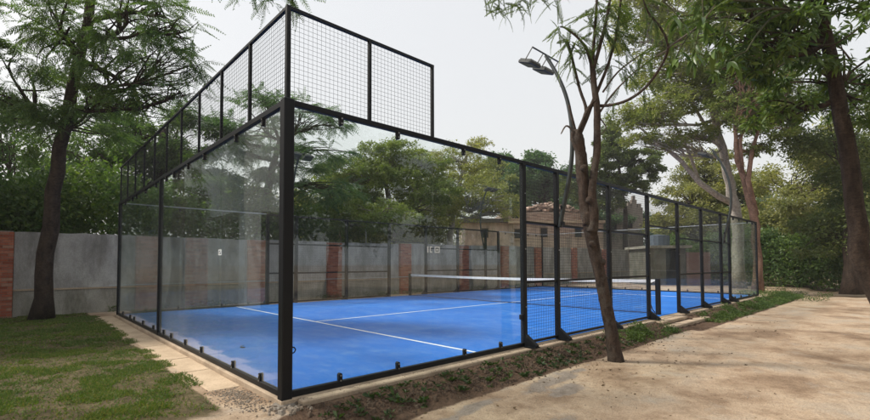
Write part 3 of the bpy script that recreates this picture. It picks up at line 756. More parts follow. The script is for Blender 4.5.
# ================================================================== BOUNDARY WALL
WY = 12.2
bwall = thing('boundary_wall', 'long grey plastered boundary wall with red brick pillars behind the court', 'wall', (0, WY, -.1))
px_ = [-6.2, -2.4, 1.0, 4.4, 7.6, 11.4, 15.45, 18.95, 22.4, 26.9, 31.5, 36.4]
def wtop(x): return 2.32+max(0, (x-4))*.009
def pillar(x, w, h, par):
    p = box_part('brick_pillar', M_MORTAR, par, x-w/2+.008, x+w/2-.008, -.19, .1, -.1, h)
    mb = MB(); bh = .072; k = int(h/bh)
    for j in range(k):
        z0 = j*bh; z1 = z0+bh-.010; off = (j % 2)*.11
        e = x-w/2
        xs = [e]; c = e+(.11 if j % 2 else .225)
        while c < x+w/2-.03: xs.append(c); c += .225
        xs.append(x+w/2)
        for a, b in zip(xs[:-1], xs[1:]):
            d = random.uniform(-.004, .004); mb.box(a+.004, b-.004, -.205+d, -.10, z0, z1)
        for sx in (-1, 1):
            xx = x+sx*(w/2+.004); mb.box(min(xx, xx-sx*.06), max(xx, xx-sx*.06), -.098, -.02+(.05 if j % 2 else 0), z0, z1)
    mb.build('brickwork', M_BRICK, p, kind='stuff')
for i, x in enumerate(px_):
    h = wtop(x)+random.uniform(-.02, .06)
    pillar(x, .66, h, bwall)
    if i+1 < len(px_):
        a, b = x+.34, px_[i+1]-.34; h0, h1 = wtop(a)+random.uniform(-.03, .02), wtop(b)+random.uniform(-.03, .02)
        mb = MB(); n = 12; vs = []
        for k in range(n+1):
            u = k/n; xx = a+(b-a)*u; hh = h0+(h1-h0)*u+random.uniform(-.012, .012)
            vs += [(xx, -.075, .72), (xx, -.075, hh), (xx, .075, hh), (xx, .075, .72)]
        fs = []
        for k in range(n):
            for c in range(4): d = (c+1) % 4; fs.append((k*4+c, (k+1)*4+c, (k+1)*4+d, k*4+d))
        fs += [(0, 1, 2, 3), (n*4+3, n*4+2, n*4+1, n*4)]
        mb.add(vs, fs); mb.build('wall_panel', M_PLASTER, bwall)
        box_part('wall_foot', M_PLINTH, bwall, a, b, -.10, .10, -.2, .717)
        box_part('ledge', M_SLAB, bwall, a, b, -.125, -.0, .72, .765)
box_part('pale_bar', M_CHANNEL, bwall, -.0, 11.9, -.26, -.235, .80, .825)  # thin pale bar running low in front of the panels and pillars

# small things standing behind the wall
def pole_thing(px, dep, y0, y1, mat, label, r=.035, lean=0):
    a = W(px, y0, dep); b = W(px+lean, y1, dep); a[2] = 0
    t = MB(); t.tube([(0, 0, 0), (b-a)*.5, b-a], [r, r*.95, r*.8], 7)
    o = t.build('garden_pole', mat); o.location = [float(c) for c in a]; return tag(o, label, 'pole')
pole_thing(150, 16.5, 264, 203, M_POLEWHITE, 'leftmost thin white pole standing behind the grey wall', .03)
pole_thing(154.5, 16.9, 264, 206, M_POLEWHITE, 'thin white pole behind the wall beside the pale blue tarp', .03)
pole_thing(366, 22, 264, 222, M_POLEWHITE, 'short white pole behind the wall between two fence posts', .05)
pole_thing(346, 19.5, 264, 215, M_WOODSTICK, 'leaning brown bamboo stick behind the grey wall', .03, -8)
# tarp over a heap
c = W(166, 264, 15.8); mb = MB(); n = 14
vs = []
for i in range(n):
    for j in range(8):
        x = -1.0+2.0*i/(n-1); y = -.6+1.2*j/7
        h = 2.75*max(0, 1-abs(x+.35)*.62)*(1-.3*abs(y))+.12*math.sin(i*1.7+j)+.05*math.sin(j*2.9)
        if i in (0, n-1) or j in (0, 7): h = h*.55
        vs.append((x, y, max(0, h)))
fs = [(i*8+j, (i+1)*8+j, (i+1)*8+j+1, i*8+j+1) for i in range(n-1) for j in range(7)]
for ring in ([i*8 for i in range(n)], [i*8+7 for i in range(n)], list(range(8)), [(n-1)*8+j for j in range(8)]):
    for a, b in zip(ring[:-1], ring[1:]):
        k = len(vs); vs += [(vs[a][0], vs[a][1], -.1), (vs[b][0], vs[b][1], -.1)]; fs.append((a, b, k+1, k))
mb.add(vs, fs); o = mb.build('tarp_heap', M_TARP, None, True); o.location = (float(c[0]), float(c[1]), 0); o.rotation_euler = (0, 0, YAW-R(90))
tag(o, 'pale blue tarp draped over a heap behind the left end of the grey wall', 'tarp')

# ================================================================== BUILDINGS
RZ = YAW-R(90)
def brick_wall(par, x0, x1, z0, z1, y0, name='brickwork', bw=.24, bh=.085):
    mb = MB(); j = 0; z = z0
    while z < z1-.02:
        x = x0-(bw/2 if j % 2 else 0)
        while x < x1:
            a, b = max(x, x0), min(x+bw-.014, x1)
            if b-a > .03: mb.box(a, b, y0-.02+random.uniform(-.008, .008), y0+.02, z, min(z+bh-.014, z1))
            x += bw
        z += bh; j += 1
    return mb.build(name, M_OLDBRICK, par, kind='stuff')
# old brick house with a rubble-topped upper storey
k = 40/FPX; b0 = W(462, 264, 40); hs = thing('old_brick_house', 'old peach brick house with stepped upper storey and rubble roof behind the wall', 'house', (b0[0], b0[1], 0), RZ)
def hz(py): return 1.31+(264-py)*k
box_part('wall', M_PEACH, hs, 0, 51*k, 0, 8, 0, hz(223))
box_part('wall', M_PEACH, hs, 51*k+.002, 140*k, -.4, 8, 0, hz(224))
box_part('roof_slab', M_ROOF, hs, -.5, 46*k, -.5, 8.2, hz(223)+.002, hz(219))
box_part('roof_slab', M_SLAB, hs, 46*k+.01, 141*k, -.7, 8.2, hz(224)+.002, hz(221.5))
up_ = box_part('upper_wall', M_PEACH, hs, 44*k, 66*k, .7, 7.6, hz(221.4), hz(210))
box_part('upper_wall', M_PEACH, hs, 66*k+.01, 136*k, .9, 7.6, hz(221.4), hz(211))
brick_wall(hs, 44*k, 66*k, hz(218.9), hz(210), .68)
brick_wall(hs, 90*k, 139*k, hz(238), hz(225), -.43)
brick_wall(hs, 66*k+.01, 136*k, hz(221.2), hz(212), .88)
box_part('parapet', M_SLAB, hs, 43*k, 67*k, .55, .95, hz(210)+.002, hz(209))
for x, y0, y1, yf in ((52, 230, 239, -.4), (78, 229, 238, -.4), (20, 229, 238, 0), (112, 229, 238, -.4), (52, 213, 218, .7)):
    f = box_part('window', M_DARK, hs, x*k, (x+6)*k, yf-.09, yf-.005, hz(y1), hz(y0))
    box_part('sill', M_SLAB, f, (x-.6)*k, (x+6.6)*k, yf-.16, yf-.004, hz(y1)-.1, hz(y1)-.003)
    mb = MB()
    for xx in (x-.6, x+6.003): mb.box(xx*k, (xx+.6)*k, yf-.12, yf-.003, hz(y1), hz(y0))
    mb.box((x-.6)*k, (x+6.6)*k, yf-.13, yf-.003, hz(y0)+.002, hz(y0)+.07); mb.build('frame', M_WOODSTICK, f)
mb = MB()
for i in range(900):
    x = random.uniform(64, 137)*k; y = random.uniform(.9, 5.5); s_ = random.uniform(.08, .30)
    z = hz(212)+max(0, .95-abs(x/k-92)*.022)*random.uniform(.3, 1.15)
    m = Matrix.Translation((x, y, z)) @ Matrix.Rotation(random.uniform(0, 3), 4, 'Z') @ Matrix.Rotation(random.uniform(-.6, .6), 4, 'X')
    mb.box(-s_, s_, -s_*.6, s_*.6, -s_*.3, s_*.3, m)
mb.build('rubble_roof', M_OLDBRICK, hs, kind='stuff')
# pale ruined building to its right
k = 45/FPX; b0 = W(604, 264, 45); ru = thing('ruined_building', 'pale roofless ruined building with uneven top right of the brick house', 'building', (b0[0], b0[1], 0), RZ)
xs = [0, 5, 9, 14, 18, 24, 29, 34, 40]; ys_ = [212, 203, 207, 197, 205, 202, 196, 204]
mb = MB()
for a, b, h in zip(xs[:-1], xs[1:], ys_): mb.box(a*k, b*k-.002, 0, .4+.1*random.random(), 0, hz(h+4)); mb.box((a+1)*k, (b-1.5)*k, .02, .38, hz(h+4)+.002, hz(h))
mb.box(0, .4, .55, 5, 0, hz(215)); mb.box(40*k-.5, 40*k-.1, .55, 5, 0, hz(206)); mb.build('wall', M_RUIN, ru)
for x, y in ((8, 222), (24, 220)):
    f = box_part('window', M_DARK, ru, x*k, (x+5)*k, -.07, -.005, hz(y+9), hz(y)); box_part('sill', M_SLAB, f, (x-.5)*k, (x+5.5)*k, -.13, -.004, hz(y+9)-.1, hz(y+9)-.003)
# outbuilding beyond the far end
b0 = W(650, 264, 28); ob = thing('outbuilding', 'small flat-roofed outbuilding with a dark doorway beyond the right end of the court', 'outbuilding', (b0[0], b0[1], -.1), RZ)
k = 28/FPX
box_part('wall', M_MOSSY, ob, 0, 16*k, 0, 3, 0, 2.35)
box_part('wall', M_MOSSY, ob, 30*k, 36*k, 0, 3, 0, 2.35)
box_part('wall', M_ORANGE, ob, 36.2*k, 60*k, -.05, 2.8, 0, 2.1)
box_part('back_wall', M_DARK, ob, 16*k, 30*k, 1.4, 1.6, 0, 2.35)
d = box_part('door', M_DARK, ob, 16.3*k, 29.7*k, .25, .3, 0, 2.2); box_part('handle', M_CHROME, d, 17.3*k, 17.8*k, .22, .249, 1.0, 1.12)
box_part('roof', M_PLINTH, ob, -.2, 38*k, -.5, 3.2, 2.36, 2.52)
mb = MB()
for i in range(16):
    a0, a1 = i*math.pi/8, (i+1)*math.pi/8
    mb.add([(1.0+.72*math.cos(a), 1+.72*math.sin(a), z) for a in (a0, a1) for z in (2.53, 3.2)]+[(1.0, 1, 3.3)], [(0, 2, 3, 1), (1, 3, 4)])
mb.build('water_tank', M_TANK, ob)
# white two-storey pavilion left of the court; it mirrors in the end glass
pv = thing('white_pavilion', 'white pavilion with overhanging upper storey left of the court, mirrored in the glass', 'building', (-3.1, 9.8, -.1))
box_part('upper_storey', M_WHITEWALL, pv, -7, 0, 0, 7.2, 3.1, 7.2)
box_part('roof', M_WHITEWALL, pv, -7.2, .2, -.2, 7.4, 7.203, 7.4)
for (x, y) in ((-.55, .02), (-.55, 6.7), (-6.8, .02), (-6.8, 6.7)): box_part('column', M_WHITEWALL, pv, x, x+.5, y, y+.5, 0, 3.098)
box_part('back_wall', M_PEACH, pv, -5.6, -5.4, .6, 6.6, 0, 3.098)

# ================================================================== TREES
FR = frond(11, .42, .085, .022)             # feathery leaf for distant crowns
FRF = frond(9, .55, .12, .03)
def B(px, py, dep, rx, ry, rd=None, dd=0):
    """a foliage mass: centre and radii in metres from its size as seen at that distance"""
    p = W(px, py, dep+dd); k = (dep+dd)/FPX; return (p[0], p[1], p[2], rx*k, (rd if rd else rx*k), ry*k)
def G(px, dep, z=-.1): p = W(px, 264, dep); return np.array([p[0], p[1], z])
def up(base, *h): return [np.array(base)+np.array(v) for v in h]

# left, dark feathery tree close by, its limbs reach over the court corner
b = np.array([-1.5, 10.9, -.08])
tree('feathery_tree', 'dark feathery tree overhanging the upper left corner of the court', 'tree', b,
     [b, W(48, 230, 11.0), W(60, 150, 10.8), W(80, 60, 10.4), W(95, -20, 10)], .19,
     [B(128, 22, 9.6, 48, 34, 1.2), B(118, 78, 10.4, 40, 26, 1.2), B(160, 60, 10, 34, 17, .8), B(165, 18, 9.5, 28, 20, .8), B(185, 32, 9.3, 14, 20, .4), B(60, 30, 9.6, 60, 50, 1.5), B(20, 90, 10.5, 50, 40, 1.5),
      B(150, 105, 10.5, 34, 12, .8), B(188, 66, 9.8, 24, 6, .5), B(180, 92, 10.2, 24, 6, .5), B(70, 130, 11, 45, 30, 1.3)],
     62000, L_DARK, BARK_DARK, kind='frond', fr=FR, subs=16, flat=.55, droop=.35, subr=(.14, .26), sd=2)
# big spreading dark trees behind the wall, left
b = G(150, 18); tree('spreading_tree', 'dark spreading tree behind the wall at the far left, seen through the raised mesh', 'tree', b,
     [b, W(152, 215, 18), W(160, 170, 18), W(165, 130, 18)], .28,
     [B(135, 160, 18, 42, 42, 2), B(180, 150, 18.5, 42, 36, 2), B(150, 205, 18, 60, 22, 2), B(205, 185, 18, 40, 34, 2), B(110, 130, 18.5, 36, 30, 2), B(70, 180, 18, 50, 50, 2)],
     56000, L_DARK, BARK_DARK, kind='leaf', leaf=(.13, .05), subs=38, subr=(.12, .24), droop=.2, sd=3)
b = G(255, 18.6); tree('spreading_tree', 'dark green layered tree right behind the corner post', 'tree', b,
     [b, W(262, 220, 18.6), W(270, 180, 18.6), W(280, 140, 18.6)], .24,
     [B(262, 128, 18.6, 40, 22, 1.6), B(230, 150, 19, 40, 26, 1.6), B(300, 112, 18.2, 34, 13, 1.2), B(285, 165, 19, 44, 18, 1.6), B(322, 150, 18.4, 36, 8, 1.2), B(330, 122, 18.2, 26, 6, 1), B(240, 195, 19, 50, 24, 1.6), B(335, 190, 19, 46, 14, 1.6), B(205, 120, 19.4, 34, 12, 1.3), B(265, 98, 18.2, 22, 7, 1)],
     80000, L_DEEP, BARK_DARK, kind='frond', fr=FRF, subs=18, flat=.4, droop=.1, subr=(.14, .26), sd=4)
b = G(395, 24); tree('bushy_tree', 'bright green bushy tree above the wall in the middle of the court view', 'tree', b,
     [b, W(392, 225, 24), W(388, 195, 24), W(385, 175, 24)], .22,
     [B(350, 182, 24, 46, 26, 2.4), B(392, 174, 24, 48, 28, 2.4), B(425, 195, 23.5, 34, 26, 2), B(375, 215, 20, 60, 16, 1.6), B(395, 152, 24.5, 40, 10, 1.6), B(425, 165, 24, 26, 12, 1.6), B(345, 222, 24, 50, 12, 1.6)],
     88000, L_BRIGHT, BARK_GREY, kind='leaf', leaf=(.13, .05), subs=52, flat=.6, droop=.1, subr=(.10, .22), sd=5)
b = G(330, 25); tree('bushy_tree', 'yellowish green bushy tree low behind the wall right of the corner post', 'tree', b,
     [b, W(335, 235, 25), W(338, 215, 25)], .2,
     [B(335, 222, 25, 50, 20, 2), B(375, 232, 25, 40, 18, 2), B(300, 228, 25, 30, 20, 2)],
     34000, L_YELLOW, BARK_GREY, leaf=(.17, .07), subs=24, sd=15)
b = G(452, 27); tree('sparse_tree', 'sparse yellowing tree with thin bare twigs left of the brick house', 'tree', b,
     [b, W(450, 235, 27), W(455, 205, 27), W(462, 175, 27), W(468, 150, 27)], .2,
     [B(455, 160, 27, 26, 18, 2), B(478, 172, 27, 26, 22, 2), B(440, 185, 27, 26, 27, 2), B(465, 200, 27, 34, 22, 2), B(488, 195, 24.5, 27, 26, 2), B(430, 212, 27, 30, 16, 2), B(506, 208, 27, 16, 14, 1.2), B(478, 145, 27, 14, 7, 1)],
     34000, L_YELLOW, BARK_PALE, leaf=(.13, .055), subs=46, subr=(.12, .24), sd=6)
b = G(545, 52); tree('round_tree', 'dense dark green round tree behind the old brick house', 'tree', b,
     [b, W(545, 225, 52), W(545, 200, 52)], .4,
     [B(520, 175, 52, 24, 20, 3), B(548, 178, 52, 26, 22, 3), B(515, 195, 52, 28, 22, 3), B(565, 196, 52, 24, 20, 3), B(500, 172, 53, 18, 16, 2.5), B(535, 160, 52, 14, 8, 1.5)],
     60000, L_DEEP, BARK_DARK, leaf=(.30, .15), subs=22, subr=(.2, .36), flat=.8, sd=7)
b = G(627, 41); tree('leafy_tree', 'leafy mid green tree with a thin trunk behind the near trunk', 'tree', b,
     [b, W(625, 238, 41), W(626, 215, 41), W(622, 190, 41), W(618, 160, 41)], .26,
     [B(612, 150, 41, 22, 16, 2.2), B(640, 160, 41, 18, 14, 2), B(600, 175, 41, 22, 18, 2.2), B(632, 182, 41, 24, 13, 2.2), B(655, 168, 41, 11, 9, .8), B(598, 200, 41, 26, 14, 2.2), B(582, 182, 41, 18, 22, 2.2), B(610, 132, 41, 13, 9, .9)],
     50000, L_MID, BARK_DARK, leaf=(.22, .10), subs=30, subr=(.13, .25), sd=8)
b = G(700, 34); tree('round_tree', 'olive round-topped tree beyond the outbuilding', 'tree', b,
     [b, W(700, 225, 34), W(702, 200, 34)], .4,
     [B(690, 205, 34, 34, 22, 3), B(715, 180, 34, 30, 26, 3), B(745, 195, 34, 34, 30, 3), B(700, 225, 33, 46, 18, 3), B(705, 160, 34.5, 22, 14, 2), B(672, 225, 33, 24, 14, 2)],
     52000, L_OLIVE, BARK_DARK, leaf=(.19, .08), subs=40, subr=(.12, .26), sd=9)
# pale-trunked tree with long limbs
b = G(738, 24.5); t0 = W(736, 215, 24.5); pt = [b, t0, W(728, 175, 24), W(716, 120, 23.5), W(700, 60, 23), W(690, 0, 23)]
pale = tree('pale_trunked_tree', 'big tree with smooth pale trunk and long white limbs behind the right fence', 'tree', b, pt, .30,
     [B(655, 110, 22, 30, 16, 1.6), B(690, 95, 22.5, 34, 18, 2), B(630, 118, 22, 22, 10, 1.2), B(668, 70, 23, 40, 22, 2), B(720, 70, 23, 36, 26, 2), B(650, 40, 23, 36, 22, 2), B(700, 20, 23, 50, 26, 2), B(745, 110, 23.5, 30, 26, 2), B(640, 138, 22, 18, 6, 1), B(690, 135, 23, 26, 8, 1.4), B(640, 5, 23, 34, 14, 2), B(670, 145, 22.4, 18, 5, 1)],
     60000, L_AIRY, BARK_PALE, leaf=(.15, .055), subs=52, flat=.9, subr=(.11, .24), rt=.10, sd=10)
mb = MB(); 
mb.tube([W(736, 205, 24.5)-b, W(718, 196, 24)-b, W(700, 183, 23.5)-b, W(680, 160, 23)-b, W(658, 142, 22.5)-b, W(640, 128, 22)-b], [.17, .16, .14, .11, .08, .04], 8)
mb.tube([W(700, 183, 23.5)-b, W(688, 150, 23.3)-b, W(672, 120, 23)-b, W(660, 100, 23)-b], [.08, .07, .05, .03], 6)
mb.tube([W(722, 150, 24)-b, W(705, 125, 24)-b, W(690, 100, 24)-b, W(680, 80, 24)-b], [.12, .09, .07, .04], 6)
mb.build('branch', BARK_PALE, pale, True)
b = G(757, 21); rust = tree('rusty_trunked_tree', 'leafy tree with reddish brown twisting trunks at the right end of the court', 'tree', b,
     [b, W(756, 225, 21), W(748, 195, 21), W(738, 160, 20.8), W(735, 130, 20.6)], .2,
     [B(742, 95, 20.5, 26, 24, 1.6), B(765, 120, 20.5, 30, 30, 1.6), B(735, 65, 20.5, 26, 24, 1.6), B(790, 90, 21, 40, 40, 2), B(775, 40, 21, 40, 36, 2), B(752, 150, 21, 14, 10, .9)],
     38000, L_BRIGHT, BARK_RUST, leaf=(.14, .055), subs=38, subr=(.11, .24), rt=.08, sd=11)
mb = MB()
mb.tube([W(756, 215, 21)-b, W(748, 180, 20.7)-b, W(752, 150, 20.6)-b, W(762, 120, 20.6)-b], [.13, .11, .09, .05], 7)
mb.tube([W(742, 172, 20.8)-b, W(740, 140, 20.6)-b, W(748, 112, 20.5)-b, W(742, 90, 20.5)-b], [.1, .08, .06, .03], 7)
mb.build('branch', BARK_RUST, rust, True)
# trees closing the view on both sides
for i, (px, dep, lab, m, bl) in enumerate([
    (30, 19, 'broad dark tree behind the wall left of the court', L_DARK, [(20, 190, 60, 50), (60, 215, 50, 30), (0, 140, 50, 40), (-30, 200, 60, 60)]),
    (800, 27, 'dense olive tree right of the court beyond the path', L_OLIVE, [(790, 190, 44, 40), (830, 170, 50, 50), (810, 225, 60, 26), (860, 200, 50, 60)]),
    (850, 20, 'mid green bushy tree by the path at the right edge', L_MID, [(850, 140, 50, 60), (870, 220, 50, 40), (835, 235, 30, 22)]),
    (725, 44, 'tall dark tree far beyond the outbuilding', L_DEEP, [(740, 215, 40, 26), (690, 240, 40, 14), (770, 220, 40, 30), (660, 236, 20, 12)]),
    (585, 46, 'dark tree line tree far behind the ruin', L_DEEP, [(575, 215, 30, 18), (610, 222, 30, 16), (645, 225, 26, 12)])]):
    b = G(px, dep); tree('leafy_tree', lab, 'tree', b, [b, W(px, 235, dep), W(px, 200, dep)], .3, [B(x, y, dep+j*.4, a, c, 2.2) for j, (x, y, a, c) in enumerate(bl)],
         34000, m, BARK_DARK, leaf=(.2, .09) if dep > 24 else (.15, .065), subs=22, subr=(.2, .34), sd=20+i)
for i, (x, y, lab) in enumerate([(1.5, -15, 'large shade tree across the path behind the camera, leftmost'), (8.5, -14, 'large shade tree across the path facing the net'), (16, -12.5, 'large shade tree across the path facing the far half of the court'), (-7.5, -13, 'large shade tree on the lawn side behind the camera')]):
    b = np.array([x, y, -.2]); tree('shade_tree', lab, 'tree', b, [b, b+np.array([.2, 0, 2]), b+np.array([0, .3, 4.5])], .3,
         [(x, y, 6.5, 3.6, 3.2, 2.4), (x-2.4, y+.5, 4.6, 2.2, 2.2, 1.8), (x+2.5, y, 5, 2.4, 2.2, 2.0), (x, y+1, 3.4, 3.2, 1.5, 1.3)], 16000, L_DARK, BARK_DARK, leaf=(.24, .12), subs=22, subr=(.22, .36), sd=60+i)
# undergrowth hedge behind the wall and at the far end
rng = np.random.default_rng(77)
def hedge(name, label, p0, p1, h0, h1, depth, n, mat, leaf=.12):
    p0 = np.array(p0, float); p1 = np.array(p1, float); t = rng.random(n); base = p0+(p1-p0)*t[:, None]
    nrm = np.array([-(p1-p0)[1], (p1-p0)[0]]); nrm = nrm/np.linalg.norm(nrm)
    L = np.linalg.norm(p1-p0); h = h0+(h1-h0)*fbm(t*L*.6, t*0+3.3, 14, 4)
    cx = fbm(t*L*1.4, t*0, 4, 3)
    off = rng.uniform(-1, 1, n)*depth*(.4+cx); z = h*rng.random(n)**.6
    P = np.stack([base[:, 0]+nrm[0]*off, base[:, 1]+nrm[1]*off, z-.1], 1)
    P += rng.normal(scale=.12, size=P.shape); D = unit(rng.normal(size=P.shape)); l = leaf*rng.uniform(.6, 1.3, n)
    me = quads_mesh(name, leaf_quads(P, D, l, l*.42), mat)
    return me
t = thing('hedge', 'dark overgrown hedge behind the left half of the grey wall', 'hedge', (0, 14.2, 0)); link('foliage', hedge('foliage', '', (-12, 0), (9, 0), 2.6, 5.6, 1.3, 80000, L_DARK, .17), t)
t = thing('hedge', 'green hedge behind the right half of the grey wall', 'hedge', (0, 17.0, 0)); link('foliage', hedge('foliage', '', (8, 0), (19, 0), 3.4, 6.2, 1.6, 70000, L_YELLOW, .17), t)
t = thing('hedge', 'tall dark hedge closing the view beyond the right end of the court', 'hedge', (0, 0, 0)); link('foliage', hedge('foliage', '', (36, 9), (30, -12), 2.6, 6.5, 1.6, 80000, L_OLIVE, .24), t)
t = thing('hedge', 'leafy green shrub row on top and right of the outbuilding', 'hedge', (0, 0, 0)); link('foliage', hedge('foliage', '', (31.5, 7.0), (29.5, -3), 1.6, 4.3, .9, 40000, L_DARK, .18), t)
t = thing('hedge', 'dark bushes along the lawn left of the court', 'hedge', (0, 0, 0)); link('foliage', hedge('foliage', '', (-1.0, 15), (-14, 24), 2.0, 6, 1.4, 50000, L_DARK, .2), t)

# ---------------------------------------------------------------- the near tree
random.seed(3); rng = np.random.default_rng(31)
b = np.array([4.95, -.95, -.20]); D0 = 6.98
def N(px, py, dd=0): return W(px, py, D0+dd)-b
nt3 = thing('young_tree', 'slim pruned tree with a reddish brown trunk in front of the court fence', 'tree', b)
def spline(pts, k=5):
    pts = [np.array(p, float) for p in pts]; P = [pts[0]]+pts+[pts[-1]]; o = []
    for i in range(1, len(P)-2):
        for j in range(k):
            t = j/k; a, b_, c, d = P[i-1], P[i], P[i+1], P[i+2]
            o.append(.5*((2*b_)+(-a+c)*t+(2*a-5*b_+4*c-d)*t*t+(-a+3*b_-3*c+d)*t**3))
    o.append(P[-1]); return o
def limb(pts, r, name='branch', n=9, mat=BARK_RED, wob=.06):
    P = spline(pts, 4); r = [q*.86 for q in r]; rr = np.interp(np.linspace(0, 1, len(P)), np.linspace(0, 1, len(r)), r)
    mb = MB(); mb.tube(P, rr, n, True, wob); return mb.build(name, mat, nt3, True)
trunk_pts = [N(616, 362), N(614, 350), N(611, 330), N(606, 305), N(601, 280), N(597, 262), N(593, 245), N(590, 228), N(588, 212)]
limb(trunk_pts, [.155, .125, .112, .108, .105, .105, .11, .12, .11], 'trunk', 14, wob=.05)
limb([N(589, 225, -.02), N(585, 205, .02), N(584, 190, .02), N(582, 172, .03), N(580, 150, .04), N(577, 138, .04), N(576, 130, .04)], [.11, .105, .10, .115, .10, .12, .07], 'branch', 12, wob=.1)
limb([N(592, 232, -.06), N(594, 215, -.08), N(592, 195, -.08), N(594, 172, -.08), N(597, 150, -.06), N(597, 125, -.05), N(597, 108, -.05), N(594, 85, 0), N(592, 62, .05)], [.10, .085, .072, .068, .066, .062, .058, .055, .05], 'branch', 11)
# knots
for p, r in ((N(592, 244, -.10), .05), (N(603, 262, -.06), .045), (N(584, 168, -.08), .06), (N(589, 200, -.1), .05)):
    mb = MB(); mb.tube([p+np.array([0, 0, -.05]), p+np.array([0, 0, -.02]), p+np.array([0, 0, .02]), p+np.array([0, 0, .05])], [r*.5, r, r, r*.45], 8, True, .12); mb.build('knot', BARK_RED, nt3, True)
brs = [
 ([N(577, 140, .04), N(572, 130), N(566, 126), N(561, 134)], [.03, .025, .02, .012]),
 ([N(577, 138, .04), N(572, 118), N(569, 105)], [.035, .03, .022]),
 ([N(579, 140, .04), N(583, 122), N(588, 108), N(596, 105)], [.05, .042, .034, .03]),
 ([N(577, 135), N(584, 118, -.1), N(590, 106, -.1), N(596, 100, -.1)], [.04, .035, .03, .02]),
 ([N(578, 138), N(586, 120), N(592, 104), N(600, 85), N(609, 62), N(617, 30), N(622, -12, -.2)], [.05, .045, .042, .038, .034, .03, .02]),
 ([N(576, 140), N(586, 112, .1), N(580, 90, .15), N(573, 62, .2), N(568, 42, .2)], [.04, .036, .032, .028, .02]),
 ([N(592, 66, .05), N(587, 50, .1), N(578, 38, .1), N(565, 28, .15), N(560, 27, .15)], [.042, .034, .026, .022, .015]),
 ([N(592, 66, .05), N(594, 42, 0), N(596, 15, -.1), N(598, -20, -.2)], [.042, .036, .03, .022]),
 ([N(593, 70, .05), N(601, 42, -.1), N(608, 12, -.2), N(613, -25, -.3)], [.045, .038, .032, .022]),
 ([N(598, 106), N(612, 105, -.2), N(628, 100, -.4), N(645, 88, -.6), N(660, 68, -.8), N(668, 48, -1.0), N(662, 30, -1.1), N(648, 12, -1.2), N(640, -10, -1.3)], [.038, .033, .03, .028, .026, .024, .02, .016, .01]),
 ([N(668, 48, -1.0), N(682, 38, -1.2), N(700, 25, -1.4), N(715, 5, -1.6)], [.022, .018, .014, .008]),
 ([N(600, 112), N(612, 95, .2), N(628, 78, .3), N(648, 62, .4), N(672, 48, .4), N(700, 38, .4), N(730, 30, .4)], [.028, .024, .02, .018, .015, .012, .006]),
 ([N(603, 92), N(618, 72, .1), N(640, 55, .2), N(665, 38, .3), N(690, 20, .4)], [.024, .02, .016, .012, .006]),
 ([N(596, -10, -.1), N(575, -18, -.4), N(550, -12, -.7), N(525, -14, -1.0), N(500, -18, -1.2)], [.03, .026, .02, .014, .008]),
 ([N(600, 118), N(606, 128), N(600, 135)], [.02, .012, .006])]
for p, r in brs: limb(p, [v*.82 for v in r], 'branch', 8 if r[0] > .03 else 6, BARK_RED if r[0] > .03 else BARK_GREY)
# its pinnate leaves, each one a part
fm = [quads_mesh('leaf', frond(k, L, .056, .0165, dr, .4), L_NEAR) for k, L, dr in ((30, .50, .45), (26, .42, .25), (32, .58, .65), (22, .34, .15))]
sprays = []
def leafat(px, py, dd, dirpx, dirpy, s=1.0, dz=0, m=None):
    """leaf rooted at a twig, growing in a direction given on the view's own axes"""
    p = N(px, py, dd); d = RT*dirpx - UP*dirpy + FW*dz; sprays.append((p, d/np.linalg.norm(d), s, m))
for px, py, dd, fan, s in ((568, 44, .2, [(-1, .5), (-1, .9), (-.5, 1), (.3, 1), (.9, .5), (.2, -1)], .95), (560, 28, .15, [(-1, .8), (-.7, 1), (.6, .7), (0, -1), (.9, .1)], .85),
                           (573, 62, .2, [(-1, .6), (-.9, 1.1), (.8, .9), (-.3, 1)], .9), (578, 38, .1, [(.7, .8), (-.4, 1), (.6, -1), (1, .2)], 1.0), (587, 50, .1, [(-.6, 1), (.5, 1), (-1, .3)], 1.0),
                           (594, 30, 0, [(-1, .7), (.9, .9), (.5, 1.1), (-.6, -.8), (1, -.2)], 1.15), (597, 5, -.1, [(-1, .8), (1, .9), (-.7, 1.2), (.4, 1)], 1.25), (604, 28, -.15, [(.8, 1), (-.7, 1), (1, .2)], 1.1),
                           (611, 8, -.25, [(1, .7), (-.7, 1), (.5, 1.1), (-1, .3)], 1.2), (616, 34, -.1, [(1, .7), (.4, 1), (-.6, 1), (1, -.2)], 1.0), (620, 5, -.2, [(1, .7), (.4, 1.2), (-1, .5)], 1.1),
                           (609, 62, 0, [(1, .6), (-.8, .9), (.5, 1)], .9), (575, 80, .2, [(-1, .8), (.8, .8)], .7)):
    for a, c in fan:
        for rep in range(2):
            leafat(px+random.uniform(-3, 3), py+random.uniform(-5, 5), dd+random.uniform(-.1, .1), a+random.uniform(-.35, .35), c+random.uniform(-.35, .35)-.2, s*random.uniform(.6, 1.1), random.uniform(-.7, .7))
